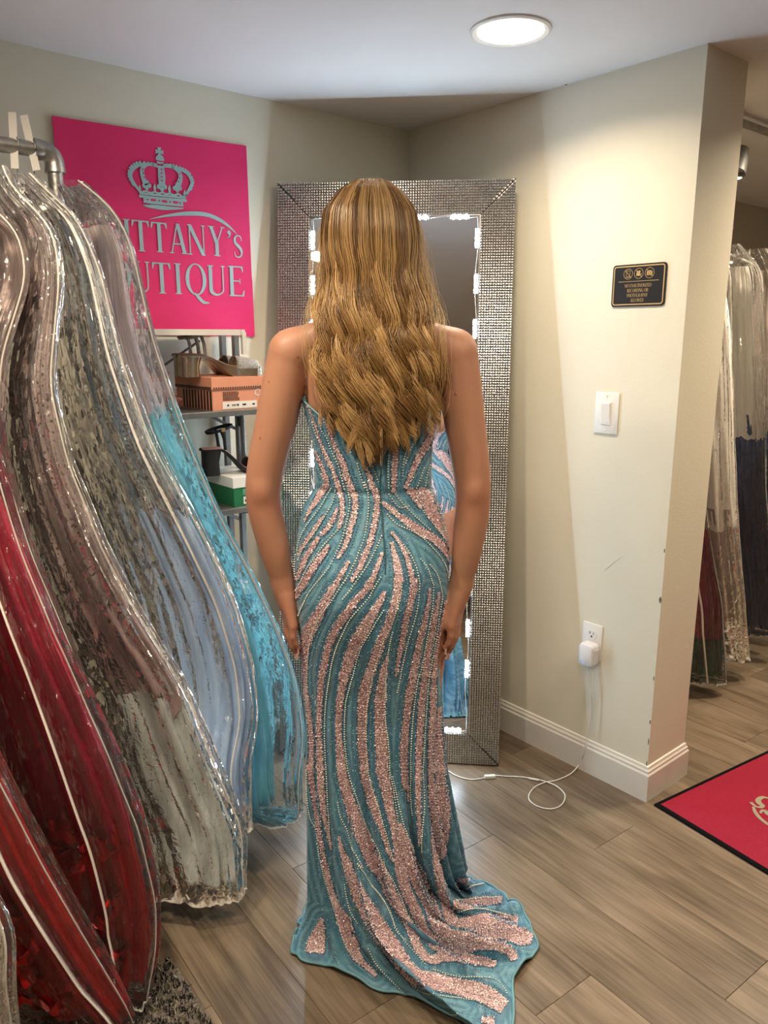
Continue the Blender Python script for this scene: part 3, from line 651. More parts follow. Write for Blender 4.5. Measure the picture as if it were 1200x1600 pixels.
# ================================================================== the person
PF = 1.62                                             # distance of her axis from the viewer, on the floor she stands on
class SDF:
    def __init__(s, lo, hi, h):
        s.lo = np.array(lo, float); s.h = h; s.n = np.ceil((np.array(hi) - s.lo) / h).astype(int) + 1
        s.d = np.full(s.n, 1.0, np.float32)
    def _box(s, a, b):
        i0 = np.maximum(np.floor((np.array(a) - s.lo) / s.h).astype(int), 0); i1 = np.minimum(np.ceil((np.array(b) - s.lo) / s.h).astype(int) + 1, s.n)
        if np.any(i1 <= i0): return None
        ax = [s.lo[k] + s.h * np.arange(i0[k], i1[k]) for k in range(3)]
        return tuple(slice(i0[k], i1[k]) for k in range(3)), np.meshgrid(*ax, indexing='ij')
    def _mix(s, sl, v, k, sub=False):
        a = s.d[sl]
        if sub:
            h = np.clip(0.5 - 0.5 * (a + v) / k, 0, 1); s.d[sl] = a * (1 - h) + (-v) * h + k * h * (1 - h)
        else:
            h = np.clip(0.5 + 0.5 * (a - v) / k, 0, 1); s.d[sl] = a * (1 - h) + v * h - k * h * (1 - h)
    def cone(s, p, q, r0, r1, k=0.02):
        p = np.array(p, float); q = np.array(q, float); m = max(r0, r1) + k + 0.012
        r = s._box(np.minimum(p, q) - m, np.maximum(p, q) + m)
        if r is None: return
        sl, (X, Y, Z) = r; d = q - p; t = np.clip(((X - p[0]) * d[0] + (Y - p[1]) * d[1] + (Z - p[2]) * d[2]) / (d @ d + 1e-12), 0, 1)
        v = np.sqrt((X - p[0] - t * d[0]) ** 2 + (Y - p[1] - t * d[1]) ** 2 + (Z - p[2] - t * d[2]) ** 2) - (r0 + (r1 - r0) * t)
        s._mix(sl, v.astype(np.float32), k)
    def chain(s, pts, rs, k=0.015):
        for i in range(len(pts) - 1): s.cone(pts[i], pts[i + 1], rs[i], rs[i + 1], k)
    def ell(s, c, r, k=0.02, sub=False, rot=None):
        c = np.array(c, float); r = np.array(r, float); m = r.max() + k + 0.012
        b = s._box(c - m, c + m)
        if b is None: return
        sl, (X, Y, Z) = b; P = np.stack([X - c[0], Y - c[1], Z - c[2]], -1)
        if rot is not None: P = P @ np.array(rot)
        k0 = np.sqrt(((P / r) ** 2).sum(-1)); k1 = np.sqrt(((P / r ** 2) ** 2).sum(-1)) + 1e-9
        s._mix(sl, (k0 * (k0 - 1) / k1).astype(np.float32), k, sub)
    def loft(s, zs, cx, cy, a, bf, bb, k=0.02):
        r = s._box((-.5, -.4, zs[0] - .03), (.5, .4, zs[-1] + .03)); sl, (X, Y, Z) = r; z1 = Z[0, 0]
        f = lambda t: np.interp(z1, zs, t)[None, None, :]
        A = f(a); dx = (X - f(cx)) / A; yy = Y - f(cy); B = np.where(yy > 0, f(bf), f(bb)); dy = yy / B
        q = np.sqrt(dx ** 2 + dy ** 2) + 1e-6; v = (q - 1) * np.minimum(A, B)
        e = np.maximum(zs[0] - Z, Z - zs[-1]); v = np.maximum(v, e)
        s._mix(sl, v.astype(np.float32), k)
    def mesh(s):
        d = s.d; neg = d < 0; n = d.shape
        c = [(i, j, k) for i in (0, 1) for j in (0, 1) for k in (0, 1)]
        S = sum(neg[i:n[0] - 1 + i, j:n[1] - 1 + j, k:n[2] - 1 + k].astype(np.int8) for i, j, k in c)
        I = np.argwhere((S > 0) & (S < 8)); idx = np.full(S.shape, -1, np.int32); idx[tuple(I.T)] = np.arange(len(I))
        acc = np.zeros((len(I), 3)); cnt = np.zeros(len(I))
        for a in c:
            for ax in range(3):
                if a[ax]: continue
                b = list(a); b[ax] = 1
                va = d[I[:, 0] + a[0], I[:, 1] + a[1], I[:, 2] + a[2]]; vb = d[I[:, 0] + b[0], I[:, 1] + b[1], I[:, 2] + b[2]]
                mk = (va < 0) != (vb < 0); t = np.where(mk, va / np.where(mk, va - vb, 1), 0)
                p = np.tile(np.array(a, float), (len(I), 1)); p[:, ax] = t
                acc[mk] += p[mk]; cnt[mk] += 1
        V = s.lo + s.h * (I + acc / cnt[:, None]); Q = []
        for ax in range(3):
            o1, o2 = [(1, 2), (2, 0), (0, 1)][ax]
            sl0 = [slice(1, n[k] - 1) for k in range(3)]; sl1 = list(sl0); sl0[ax] = slice(0, n[ax] - 1); sl1[ax] = slice(1, n[ax])
            a, b = neg[tuple(sl0)], neg[tuple(sl1)]
            E = np.argwhere(a != b); off = np.array([1, 1, 1]); off[ax] = 0; E = E + off
            if not len(E): continue
            flip = neg[tuple(E.T)]
            def at(u, v_): J = E.copy(); J[:, o1] -= u; J[:, o2] -= v_; return idx[tuple(J.T)]
            q = np.stack([at(1, 1), at(0, 1), at(0, 0), at(1, 0)], 1); q[~flip] = q[~flip][:, ::-1]; Q.append(q)
        Q = np.concatenate(Q); Q = Q[(Q >= 0).all(1)]
        return V, Q

WM = empty('person', RGT * 0 + FWD * PF); WM.rotation_euler = (0, 0, -AL)
tag(WM, 'woman with long wavy blonde hair in a strapless blue gown facing the mirror', 'person')
BX = -.022                                             # her centre line

def body_sdf(full=True):
    s = SDF((-.36, -.19, -.0), (.29, .22, 1.74), .004)
    # torso, a little inside the gown
    zs = [.60, .70, .80, .88, .95, 1.02, 1.11, 1.20, 1.28, 1.34, 1.385, 1.415]
    a = [.120, .138, .155, .160, .158, .148, .116, .118, .139, .140, .112, .070]
    bf = [.080, .085, .088, .090, .090, .088, .082, .095, .100, .085, .060, .040]; bb = [.075, .090, .110, .124, .118, .094, .074, .078, .086, .082, .066, .050]
    s.loft(zs, [BX] * 12, [0, 0, 0, 0, 0, 0, 0, -.002, -.004, -.010, -.016, -.020], a, bf, bb, .01)
    for sx in (-1, 1):
        s.ell((BX + sx * .066, .082, 1.235), (.058, .042, .055), .03)                      # bust
        s.cone((BX + sx * .01, -.018, 1.445), (BX + sx * .135, -.016, 1.405), .040, .036, .035)   # trapezius
        s.ell((BX + sx * .080, -.072, 1.325), (.034, .014, .050), .03)                       # shoulder blade
        s.cone((BX + sx * .03, .052, 1.405), (BX + sx * .14, .018, 1.418), .012, .012, .02)      # collar bone
        # leg
        s.chain([(BX + sx * .083, 0, .82), (BX + sx * .075, .006, .48), (BX + sx * .070, -.012, .30), (BX + sx * .066, -.006, .13)], [.084, .054, .050, .033], .03)
        s.chain([(BX + sx * .066, -.012, .115), (BX + sx * .070, .055, .062), (BX + sx * .072, .115, .028), (BX + sx * .072, .150, .022)], [.034, .032, .028, .020], .02)
        s.cone((BX + sx * .066, -.030, .105), (BX + sx * .066, -.030, .09), .028, .026, .02)
    # neck and head
    s.chain([(BX, -.014, 1.40), (BX - .002, -.004, 1.47), (BX - .003, .004, 1.54)], [.060, .050, .050], .035)
    hx = BX - .003
    s.ell((hx, .004, 1.612), (.071, .088, .092), .02)                                  # skull
    s.ell((hx, .042, 1.575), (.058, .055, .080), .03)                                  # face mass
    s.ell((hx, .072, 1.512), (.028, .024, .022), .03)                                  # chin
    for sx in (-1, 1):
        s.cone((hx + sx * .052, .010, 1.545), (hx + sx * .016, .076, 1.508), .016, .013, .025)   # jaw
        s.ell((hx + sx * .040, .074, 1.572), (.022, .018, .018), .02)                  # cheek
        s.ell((hx + sx * .030, .098, 1.603), (.016, .010, .010), .010, sub=True)        # eye socket
        s.cone((hx + sx * .012, .095, 1.617), (hx + sx * .046, .082, 1.621), .006, .005, .010)   # brow
        s.ell((hx + sx * .073, -.002, 1.595), (.008, .018, .030), .008)                # ear
    s.chain([(hx, .094, 1.608), (hx, .108, 1.582), (hx, .113, 1.570)], [.007, .009, .0105], .010)   # nose
    for sx in (-1, 1): s.ell((hx + sx * .011, .102, 1.567), (.008, .009, .007), .006)
    s.ell((hx, .096, 1.545), (.021, .009, .006), .007); s.ell((hx, .095, 1.535), (.019, .009, .0065), .006)   # lips
    # arms
    arms = {-1: [(-.190, -.012, 1.383), (-.222, -.022, 1.25), (-.252, -.030, 1.105), (-.234, -.030, .985), (-.216, -.026, .893)],
            1: [(.146, -.012, 1.383), (.166, -.022, 1.25), (.186, -.030, 1.105), (.178, -.030, .985), (.165, -.026, .893)]}
    tips = {-1: (-.193, -.036, .733), 1: (.140, -.036, .728)}
    nails = []
    for sd in (-1, 1):
        A = arms[sd]
        s.ell((A[0][0], A[0][1], A[0][2]), (.046, .048, .052), .02)
        A2 = catmull(A, 70); R2 = catmull(np.array([[.046], [.0425], [.0375], [.0330], [.0222]]), 70)[:, 0]; s.chain([tuple(p) for p in A2], list(R2), .0005)
        s.ell((A[2][0], A[2][1] - .022, A[2][2] + .002), (.012, .015, .020), .02)
        W = np.array(A[4]); T = np.array(tips[sd]); D = (T - W) / np.linalg.norm(T - W); N = np.array([-sd * .94, .34, 0]); N = N - D * (N @ D); N /= np.linalg.norm(N)
        Yv = np.cross(D, N); Yv = Yv if Yv[1] > 0 else -Yv
        P = lambda t, y, o: W + D * t + Yv * y + N * o
        s.cone(P(0, 0, 0), P(.035, 0, 0), .021, .020, .02)
        for y0, y1 in ((-.024, -.030), (-.008, -.010), (.009, .010), (.024, .028)): s.cone(P(.022, y0 * .7, 0), P(.082, y1, 0), .0135, .0105, .012)
        for y0, ln, r in ((-.031, .056, .0068), (-.0105, .072, .0076), (.0105, .078, .0078), (.030, .068, .0076)):
            a_ = P(.080, y0, 0); b_ = P(.080 + ln * .45, y0 * .98, -.004); c_ = P(.080 + ln * .75, y0 * .93, -.001); d_ = P(.080 + ln, y0 * .88, .006)
            s.chain([a_, b_, c_, d_], [.0098, r + .0012, r + .0004, r - .001], .003)
            nails.append((d_, D, -N, Yv, r))
        th = [P(.030, .028, .004), P(.062, .046, .012), P(.090, .050, .016), P(.112, .047, .018)]
        s.chain(th, [.0135, .0105, .0090, .0072], .008); nails.append((np.array(th[-1]), D, -N, Yv, .0075))
    return s, nails
_s, NAILS = body_sdf(); _V, _Q = _s.mesh()
# relax the grid steps
def relax(V, Q, it=3, f=.5):
    for _ in range(it):
        A = np.zeros_like(V); C = np.zeros(len(V))
        for a, b in ((0, 1), (1, 2), (2, 3), (3, 0)):
            np.add.at(A, Q[:, a], V[Q[:, b]]); np.add.at(A, Q[:, b], V[Q[:, a]]); np.add.at(C, Q[:, a], 1); np.add.at(C, Q[:, b], 1)
        V = V * (1 - f) + f * A / np.maximum(C, 1)[:, None]
    return V
_V = relax(_V, _Q, 5, .5)
def attr_mat(name, rough=.5, sss=0, spec=.5, bump=0, bscale=300, sheen=0, metal=0, aniso=0, mulnoise=0.0, nscale=40):
    m = bpy.data.materials.new(name); m.use_nodes = True; nt = m.node_tree; N = nt.nodes; L = nt.links; b = N['Principled BSDF']
    at = N.new('ShaderNodeAttribute'); at.attribute_name = 'Col'
    nz = N.new('ShaderNodeTexNoise'); nz.inputs['Scale'].default_value = nscale; nz.inputs['Detail'].default_value = 4
    tc = N.new('ShaderNodeTexCoord'); L.new(tc.outputs['Object'], nz.inputs['Vector'])
    mr = N.new('ShaderNodeMapRange'); L.new(nz.outputs['Fac'], mr.inputs[0]); mr.inputs[3].default_value = 1 - mulnoise; mr.inputs[4].default_value = 1 + mulnoise
    mx = N.new('ShaderNodeVectorMath'); mx.operation = 'SCALE'; L.new(at.outputs['Color'], mx.inputs[0]); L.new(mr.outputs[0], mx.inputs['Scale'])
    L.new(mx.outputs[0], b.inputs['Base Color']); b.inputs['Roughness'].default_value = rough; b.inputs['Specular IOR Level'].default_value = spec; b.inputs['Metallic'].default_value = metal
    if sss: b.inputs['Subsurface Weight'].default_value = sss; b.inputs['Subsurface Radius'].default_value = (1, .35, .2); b.inputs['Subsurface Scale'].default_value = .005
    if sheen: b.inputs['Sheen Weight'].default_value = sheen
    if aniso: b.inputs['Anisotropic'].default_value = aniso
    if bump:
        n2 = N.new('ShaderNodeTexNoise'); n2.inputs['Scale'].default_value = bscale; L.new(tc.outputs['Object'], n2.inputs['Vector'])
        bp = N.new('ShaderNodeBump'); bp.inputs['Strength'].default_value = bump; bp.inputs['Distance'].default_value = .003; L.new(n2.outputs['Fac'], bp.inputs['Height']); L.new(bp.outputs[0], b.inputs['Normal'])
    return m
M['skin'] = attr_mat('skin', rough=.48, sss=.25, spec=.4, bump=.08, bscale=420, mulnoise=.07, nscale=18)
body = npmesh('body', _V, _Q, 'skin', WM)
SK = np.array([.43, .215, .138]); C = np.tile(SK, (len(_V), 1))
hx = BX - .003
lip = (np.abs(_V[:, 0] - hx) < .023) & (np.abs(_V[:, 2] - 1.540) < .0105) & (_V[:, 1] > .085); C[lip] = (.50, .15, .14)
for sx in (-1, 1):
    br = (np.abs(_V[:, 0] - hx - sx * .030) < .020) & (np.abs(_V[:, 2] - 1.6195) < .004) & (_V[:, 1] > .075); C[br] = (.20, .11, .05)
mo = np.array([(-.253, -.065, 1.22), (-.236, -.06, 1.33), (-.165, -.075, 1.375), (-.125, -.09, 1.36), (.13, -.095, 1.305)])
for q in mo:
    dd = np.linalg.norm(_V - q, axis=1); C[np.argmin(dd)] = (.12, .05, .03)
# knuckles, elbows slightly redder
el = np.exp(-((_V[:, 2] - 1.09) / .035) ** 2) * (_V[:, 1] < -.03); C *= (1 - .12 * el[:, None] * np.array([.3, 1, 1]))
hd = (_V[:, 2] < .86) & ((_V[:, 0] < -.15) | (_V[:, 0] > .10)); C[hd] *= (1.0, .93, .93)
vcol(body.data, C)
M['nail'] = mat('nail_varnish', (.72, .45, .40), .15, var=.03, coat=.6)
for d_, D, N_, Yv, r in NAILS:
    mb = MB(); G = []
    for i in range(6):
        t = i / 5; row = []
        for j in range(5):
            u = (j / 4 - .5) * 2; wd = r * .82 * (1 - .55 * t ** 3)
            row.append(Vector(d_ + D * (-.004 + .016 * t) + Yv * (u * wd) + N_ * (r * (.98 - .45 * u * u) - .0005)))
        G.append(row)
    mb.grid(G); mb.build('fingernail', 'nail', WM, smooth=True)
M['eyewhite'] = mat('eye_white', (.85, .83, .80), .2, var=.01); M['iris'] = mat('eye_iris', (.12, .20, .26), .2)
for sx in (-1, 1):
    c = (hx + sx * .030, .0805, 1.6025); mb = MB()
    G = [[Vector((c[0] + .0115 * math.sin(PI * i / 10) * math.cos(2 * PI * j / 14), c[1] + .0115 * math.cos(PI * i / 10), c[2] + .0115 * math.sin(PI * i / 10) * math.sin(2 * PI * j / 14))) for j in range(14)] for i in range(11)]
    mb.grid(G, closed_u=True); ey = mb.build('eye', 'eyewhite', WM, smooth=True)
    MB().lathe([(.0056, 0), (.005, .0008), (.001, .0014)], c=(c[0], c[1] + .0102, c[2]), n=14, rot=Matrix.Rotation(-PI / 2, 3, 'X')).build('iris', 'iris', ey, smooth=True)

# ------------------------------------------------------------------ the gown
DZ = np.array([1.34, 1.30, 1.26, 1.20, 1.11, 1.085, 1.065, 1.02, .99, .952, .879, .82, .759, .68, .604, .52, .44])
DL = np.array([-.176, -.172, -.163, -.149, -.146, -.160, -.174, -.184, -.188, -.193, -.194, -.190, -.185, -.181, -.178, -.177, -.177])
DR = np.array([.128, .124, .116, .102, .101, .112, .121, .131, .138, .142, .142, .137, .131, .129, .130, .133, .138])
DB = np.array([.098, .096, .094, .090, .088, .092, .097, .112, .122, .134, .140, .134, .122, .108, .100, .100, .104])
DF = np.array([.112, .122, .130, .122, .100, .100, .100, .104, .106, .108, .108, .106, .104, .104, .106, .110, .114])
ZK = .44
def dress_section(z, ph):
    """point of the gown above the knee, arrays allowed"""
    o = np.argsort(DZ); f = lambda t: np.interp(z, DZ[o], t[o])
    L, R = f(DL), f(DR); c, s_ = np.cos(ph), np.sin(ph); ex = .92
    cc = np.sign(c) * np.abs(c) ** ex; ss = np.sign(s_) * np.abs(s_) ** ex
    x = (L + R) / 2 + (R - L) / 2 * cc
    y = np.where(s_ > 0, f(DF), f(DB)) * ss
    # seat: two soft lobes, centre crease
    g = np.exp(-((z - .895) / .075) ** 2) * (s_ < 0)
    xr = (x - (L + R) / 2); y = y - g * .010 * (np.exp(-((np.abs(xr) - .062) / .045) ** 2) - .7 * np.exp(-(xr / .018) ** 2))
    # bust
    g = np.exp(-((z - 1.235) / .05) ** 2) * (s_ > 0); y = y + g * .022 * np.exp(-((np.abs(xr) - .068) / .05) ** 2)
    return x, y
HEMU = [(-1.0, -.212, 1.60), (-.93, -.222, 1.545), (-.80, -.120, 1.497), (-.62, .005, 1.437), (-.50, .075, 1.412), (-.40, .165, 1.364), (-.30, .215, 1.315), (-.20, .268, 1.320), (-.10, .276, 1.405),
        (.05, .292, 1.47), (.22, .350, 1.535), (.40, .368, 1.60), (.58, .352, 1.67), (.75, .318, 1.735), (.90, .258, 1.785), (1.0, .196, 1.815)]
HEMF = [(-1.0, -.212, 1.60), (-.8, -.20, 1.70), (-.4, -.10, 1.80), (0, 0.0, 1.845), (.4, .08, 1.85), (.8, .15, 1.835), (1.0, .196, 1.815)]
def hem_point(ph):
    c = math.cos(ph); T = HEMU if math.sin(ph) <= 0 else HEMF
    u = math.copysign(abs(c) ** .92, c); U = [t[0] for t in T]
    return np.interp(u, U, [t[1] for t in T]), np.interp(u, U, [t[2] for t in T]) - PF
def fold(ph, k=0): return .55 * math.sin(13 * ph + .6 + k) + .45 * math.sin(21 * ph + 2.2 - k) + .35 * math.sin(31 * ph + 1.0 + 2 * k)
def ztop(ph):
    s_ = math.sin(ph); c = math.cos(ph)
    if s_ < 0: return 1.298 - .100 * (1 - abs(c) ** 1.3) - (.005 if c > 0 else 0)          # back dips to the zip
    return 1.298 + .030 * math.sin(min(1, s_ * 1.6) * PI / 2) - .035 * math.exp(-((c + .06) / .2) ** 2)   # sweetheart front
NU, NV1, NV2 = 300, 190, 120
def build_gown():
    G = np.zeros((NV1 + NV2, NU, 3))
    for j in range(NU):
        ph = 2 * PI * j / NU; zt = ztop(ph); z = zt + (ZK - zt) * np.linspace(0, 1, NV1)
        x, y = dress_section(z, np.full(NV1, ph))
        amp = .0125 * np.clip((.80 - z) / .40, 0, 1) ** 1.6; fo = fold(ph)
        x = x + amp * fo * math.cos(ph); y = y + amp * fo * math.sin(ph)
        # waist seam nip
        nip = -.0025 * np.exp(-((z - 1.108) / .006) ** 2); x = x + nip * math.cos(ph); y = y + nip * math.sin(ph)
        G[:NV1, j] = np.stack([x, y, z], 1)
        P0 = G[NV1 - 1, j]; T0 = G[NV1 - 1, j] - G[NV1 - 8, j]; T0 = T0 / max(1e-6, abs(T0[2]))
        hx_, hy_ = hem_point(ph); run = math.hypot(hx_ - P0[0], hy_ - P0[1])
        P1 = P0 + np.array([T0[0] * .36, T0[1] * .36, -.36]) + np.array([math.cos(ph), math.sin(ph), 0]) * .02 * (.3 if math.cos(ph) < -.6 else 1)
        left = math.cos(ph) < -.55
        if left: P1 = P0 + np.array([.010, 0, -.33])
        P3 = np.array([hx_, hy_, .006]); wr = float(np.clip((run - .10) / .14, 0, 1)); kk = .18 + .37 * wr; P2 = P3 * kk + np.array([P1[0], P1[1], 0]) * (1 - kk); P2[2] = .030 - .014 * wr
        if left: lf_ = min(1, (-math.cos(ph) - .55) / .25); P2 = P2 * (1 - lf_) + np.array([P1[0] + .004, P1[1], .055]) * lf_
        t = np.linspace(0, 1, NV2 + 1)[1:, None]
        B = (1 - t) ** 3 * P0 + 3 * (1 - t) ** 2 * t * P1 + 3 * (1 - t) * t ** 2 * P2 + t ** 3 * P3
        t1 = t[:, 0]; a1 = .0106 * (1 - (1 - t1) ** 3) + .014 * np.sin(PI * t1) ** 2; f1 = fold(ph, .6 * 0)
        B[:, 0] += a1 * f1 * math.cos(ph) * (1 - t1) ; B[:, 1] += a1 * f1 * math.sin(ph) * (1 - t1)
        long = np.clip((run - .06) / .15, 0, 1)
        rg = .5 + .5 * math.sin(27 * ph + 1.3) ; rg2 = .5 + .5 * math.sin(49 * ph + .4)
        up = (.052 * rg ** 1.5 + .018 * rg2) * long * np.sin(PI * np.clip((t1 - .35) / .65, 0, 1)) ** .8 * (1 - .35 * t1)
        cross = .006 * np.sin(40 * t1 + 3 * math.sin(9 * ph)) * np.clip((t1 - .55) / .2, 0, 1) * (1 - t1) * 2.5 * long
        B[:, 2] += up + cross
        rip = .004 * math.sin(19 * ph + 1) + .003 * math.sin(33 * ph); rl = math.hypot(hx_, hy_) + 1e-6; B[:, 0] += rip * hx_ / rl * t1 ** 3; B[:, 1] += rip * hy_ / rl * t1 ** 3
        B[:, 2] += .014 * max(0, fold(ph, 1.0)) * np.clip((t1 - .85) / .15, 0, 1)
        B[:, 2] = np.maximum(B[:, 2], .004)
        G[NV1:, j] = B
    return G
GG = build_gown()
def gown_material():
    m = bpy.data.materials.new('gown_mesh_fabric'); m.use_nodes = True; nt = m.node_tree; N = nt.nodes; L = nt.links; b = N['Principled BSDF']
    at = N.new('ShaderNodeAttribute'); at.attribute_name = 'Col'
    nz = N.new('ShaderNodeTexNoise'); nz.inputs['Scale'].default_value = 260; tc = N.new('ShaderNodeTexCoord'); L.new(tc.outputs['Object'], nz.inputs['Vector'])
    mr = N.new('ShaderNodeMapRange'); L.new(nz.outputs['Fac'], mr.inputs[0]); mr.inputs[3].default_value = .72; mr.inputs[4].default_value = 1.28
    mx = N.new('ShaderNodeVectorMath'); mx.operation = 'SCALE'; L.new(at.outputs['Color'], mx.inputs[0]); L.new(mr.outputs[0], mx.inputs['Scale'])
    L.new(mx.outputs[0], b.inputs['Base Color']); b.inputs['Roughness'].default_value = .55; b.inputs['Sheen Weight'].default_value = .15
    bp = N.new('ShaderNodeBump'); bp.inputs['Strength'].default_value = .35; bp.inputs['Distance'].default_value = .002; L.new(nz.outputs['Fac'], bp.inputs['Height']); L.new(bp.outputs[0], b.inputs['Normal'])
    return m
M['gown'] = gown_material()
def grid_faces(r, c, closed=True):
    i = np.arange(r - 1)[:, None]; j = np.arange(c if closed else c - 1)[None, :]; j2 = (j + 1) % c
    return np.stack(np.broadcast_arrays(i * c + j, i * c + j2, (i + 1) * c + j2, (i + 1) * c + j), -1).reshape(-1, 4)
gV = GG.reshape(-1, 3); gF = grid_faces(NV1 + NV2, NU)[:, ::-1]
gown = npmesh('gown', gV, gF, 'gown', WM)
gown['label'] = 'strapless teal gown with pink sequin stripes and a train'
# ------------------------------------------------------------------ sequin stripes and bead strings on the gown
CROP = dict(a=(460, 610, 4.615), b=(450, 750, 4.444), c=(450, 900, 4.444), d=(460, 1050, 4.444), e=(460, 1200, 4.444), f=(450, 1350, 4.444), g=(580, 1360, 4.444))
def parse(txt):
    out = []; cur = None
    for tok in txt.split():
        if tok in CROP: cur = CROP[tok]; continue
        q = [float(t) for t in tok.split(',')]; out.append((cur[0] + q[0] / cur[2], cur[1] + q[1] / cur[2], (q[2] if len(q) > 2 else 0) / cur[2]))
    return np.array(out)
BANDS = """a 195,150,18 235,230,24 260,310,22 300,420,24 345,510,36 375,610,38 410,700,38 435,760,36 b 460,90,34 470,160,36 455,260,32 430,350,32 400,450,26 350,540,14
a 100,110,8 150,240,10 190,370,14 235,480,24 280,580,26 320,690,30 b 345,20,24 365,90,30 378,180,28 370,280,26 355,330,16
a 150,440,10 180,500,18 215,590,28 235,670,34 205,730,40 b 230,90,40 190,160,32 150,220,18 120,280,10
a 505,545,14 530,590,24 555,670,32 585,740,36 b 605,70,38 620,150,34 610,250,34 590,350,32 570,430,34 530,530,36 490,620,30 440,700,14
a 735,410,30 725,500,40 718,600,36 716,720,26 b 735,75,16
a 1055,160,14 1010,270,34 960,370,44 900,470,44 850,580,36 800,700,18
b 830,70,30 870,90,60 900,150,40 915,190,10
b 915,60,40 950,110,90 1000,200,100 1060,310,80 1100,400,36 1112,460,14
b 660,155,14 700,190,26 760,240,34 840,300,44 920,355,52 1000,400,52 1060,450,50 1100,510,34 1118,560,14
b 720,370,8 755,410,14 800,480,18 830,560,26 850,630,28 865,710,36 c 870,20,40 868,100,44 845,200,40 815,320,40 795,440,38 770,560,28 750,690,8
b 720,440,10 740,520,28 760,610,44 770,690,50 c 765,30,54 760,120,52 730,220,50 700,320,46 660,420,56 610,550,62 570,680,60 d 520,10,52 500,80,70 480,200,72 470,350,62 470,500,66 485,650,66 e 480,10,60 510,130,62 550,260,56 600,400,36 650,560,24 690,640,10
c 670,115,14 640,180,36 580,270,60 520,370,76 460,490,84 420,600,70 385,720,60 d 350,10,46 330,120,48 312,250,40 308,380,34 312,500,40 325,620,50 e 330,20,56 360,140,64 395,270,70 440,400,90 500,530,100 560,660,110 f 650,60,80 710,200,80 770,310,70 840,420,56 880,530,60 930,620,60 1000,665,50 g 480,600,60 600,590,70 720,620,70 860,650,50
e 310,480,8 330,560,30 370,670,56 f 420,20,50 450,110,70 500,230,90 570,350,110 650,480,120 730,590,110 800,690,100 880,780,100 g 420,770,110 560,800,110 700,830,120 820,880,120 920,950,90
b 420,570,14 370,660,26 310,760,34 c 310,80,40 260,180,50 200,290,70 150,380,80 130,470,60 120,600,30 120,790,24 d 95,200,22 110,350,28 120,500,30 115,650,40 e 110,10,40 145,250,28 165,400,26 190,560,24 220,720,36 f 280,120,36 310,220,40 340,300,50 390,400,90 430,520,80 480,640,60 560,720,30 610,770,16
b 655,510,12 630,580,18 600,660,30 560,730,44 c 540,90,36 470,170,44 410,250,46 350,340,50 300,440,46 270,540,44 245,660,44 d 195,10,36 180,150,40 172,300,30 170,450,32 175,600,40 e 180,20,40 185,130,44 195,250,36 210,350,26 235,460,20 255,560,10
b 345,200,12 320,260,26 280,330,30 235,380,22
b 250,250,12 200,320,20 150,400,28 100,470,20 75,520,10
b 215,400,16 180,450,30 130,530,34 90,620,30 60,690,16
b 285,460,18 240,520,36 190,590,40 140,670,44 90,750,44 c 80,90,36 60,150,20
c 980,90,6 970,200,22 945,320,32 915,440,40 890,570,46 865,690,46 d 825,20,40 800,150,56 780,300,48 765,450,50 760,600,48 770,790,40 e 780,130,28 790,220,10
c 1045,120,6 1025,250,28 1000,400,38 970,540,42 950,680,44 d 905,20,40 885,180,44 872,350,40 865,520,40 860,700,34 e 860,100,34 862,250,30 870,400,24 872,530,8
c 1090,170,8 1075,270,14 1050,400,14 1025,560,20 1010,700,30 d 970,10,26 962,150,34 960,300,40 958,450,50 962,650,60 e 965,30,64 965,200,66 975,400,64 985,600,56 f 1040,20,44 1060,130,50 1090,270,60 1120,370,70 1180,410,60 g 740,350,90 880,350,100 1010,360,80
d 1005,250,20 1010,450,40 1015,650,60 e 1015,20,60 1030,200,80 1045,350,70 1040,500,50 1030,620,20
e 735,390,14 760,480,50 800,600,70 f 880,40,100 920,140,110 980,270,90 1020,380,90 1080,470,80 1180,500,70 g 760,440,80 900,430,90 1040,460,110 1110,480,60
c 690,560,10 665,650,40 d 615,20,44 600,150,66 595,300,72 600,450,76 610,600,80 e 610,20,76 640,150,66 660,280,50 690,400,40 710,500,50 740,630,80 f 790,60,70 820,180,60 870,290,60 920,400,60 970,490,60 1050,560,90 1180,580,80 g 740,510,80 860,510,70 960,560,60 990,620,40
f 235,380,20 220,460,70 200,540,110 190,610,120
g 600,120,20 620,85,60 680,62,36
g 570,240,50 660,230,70 780,215,60 900,205,40
g 770,1040,40 850,1050,50"""
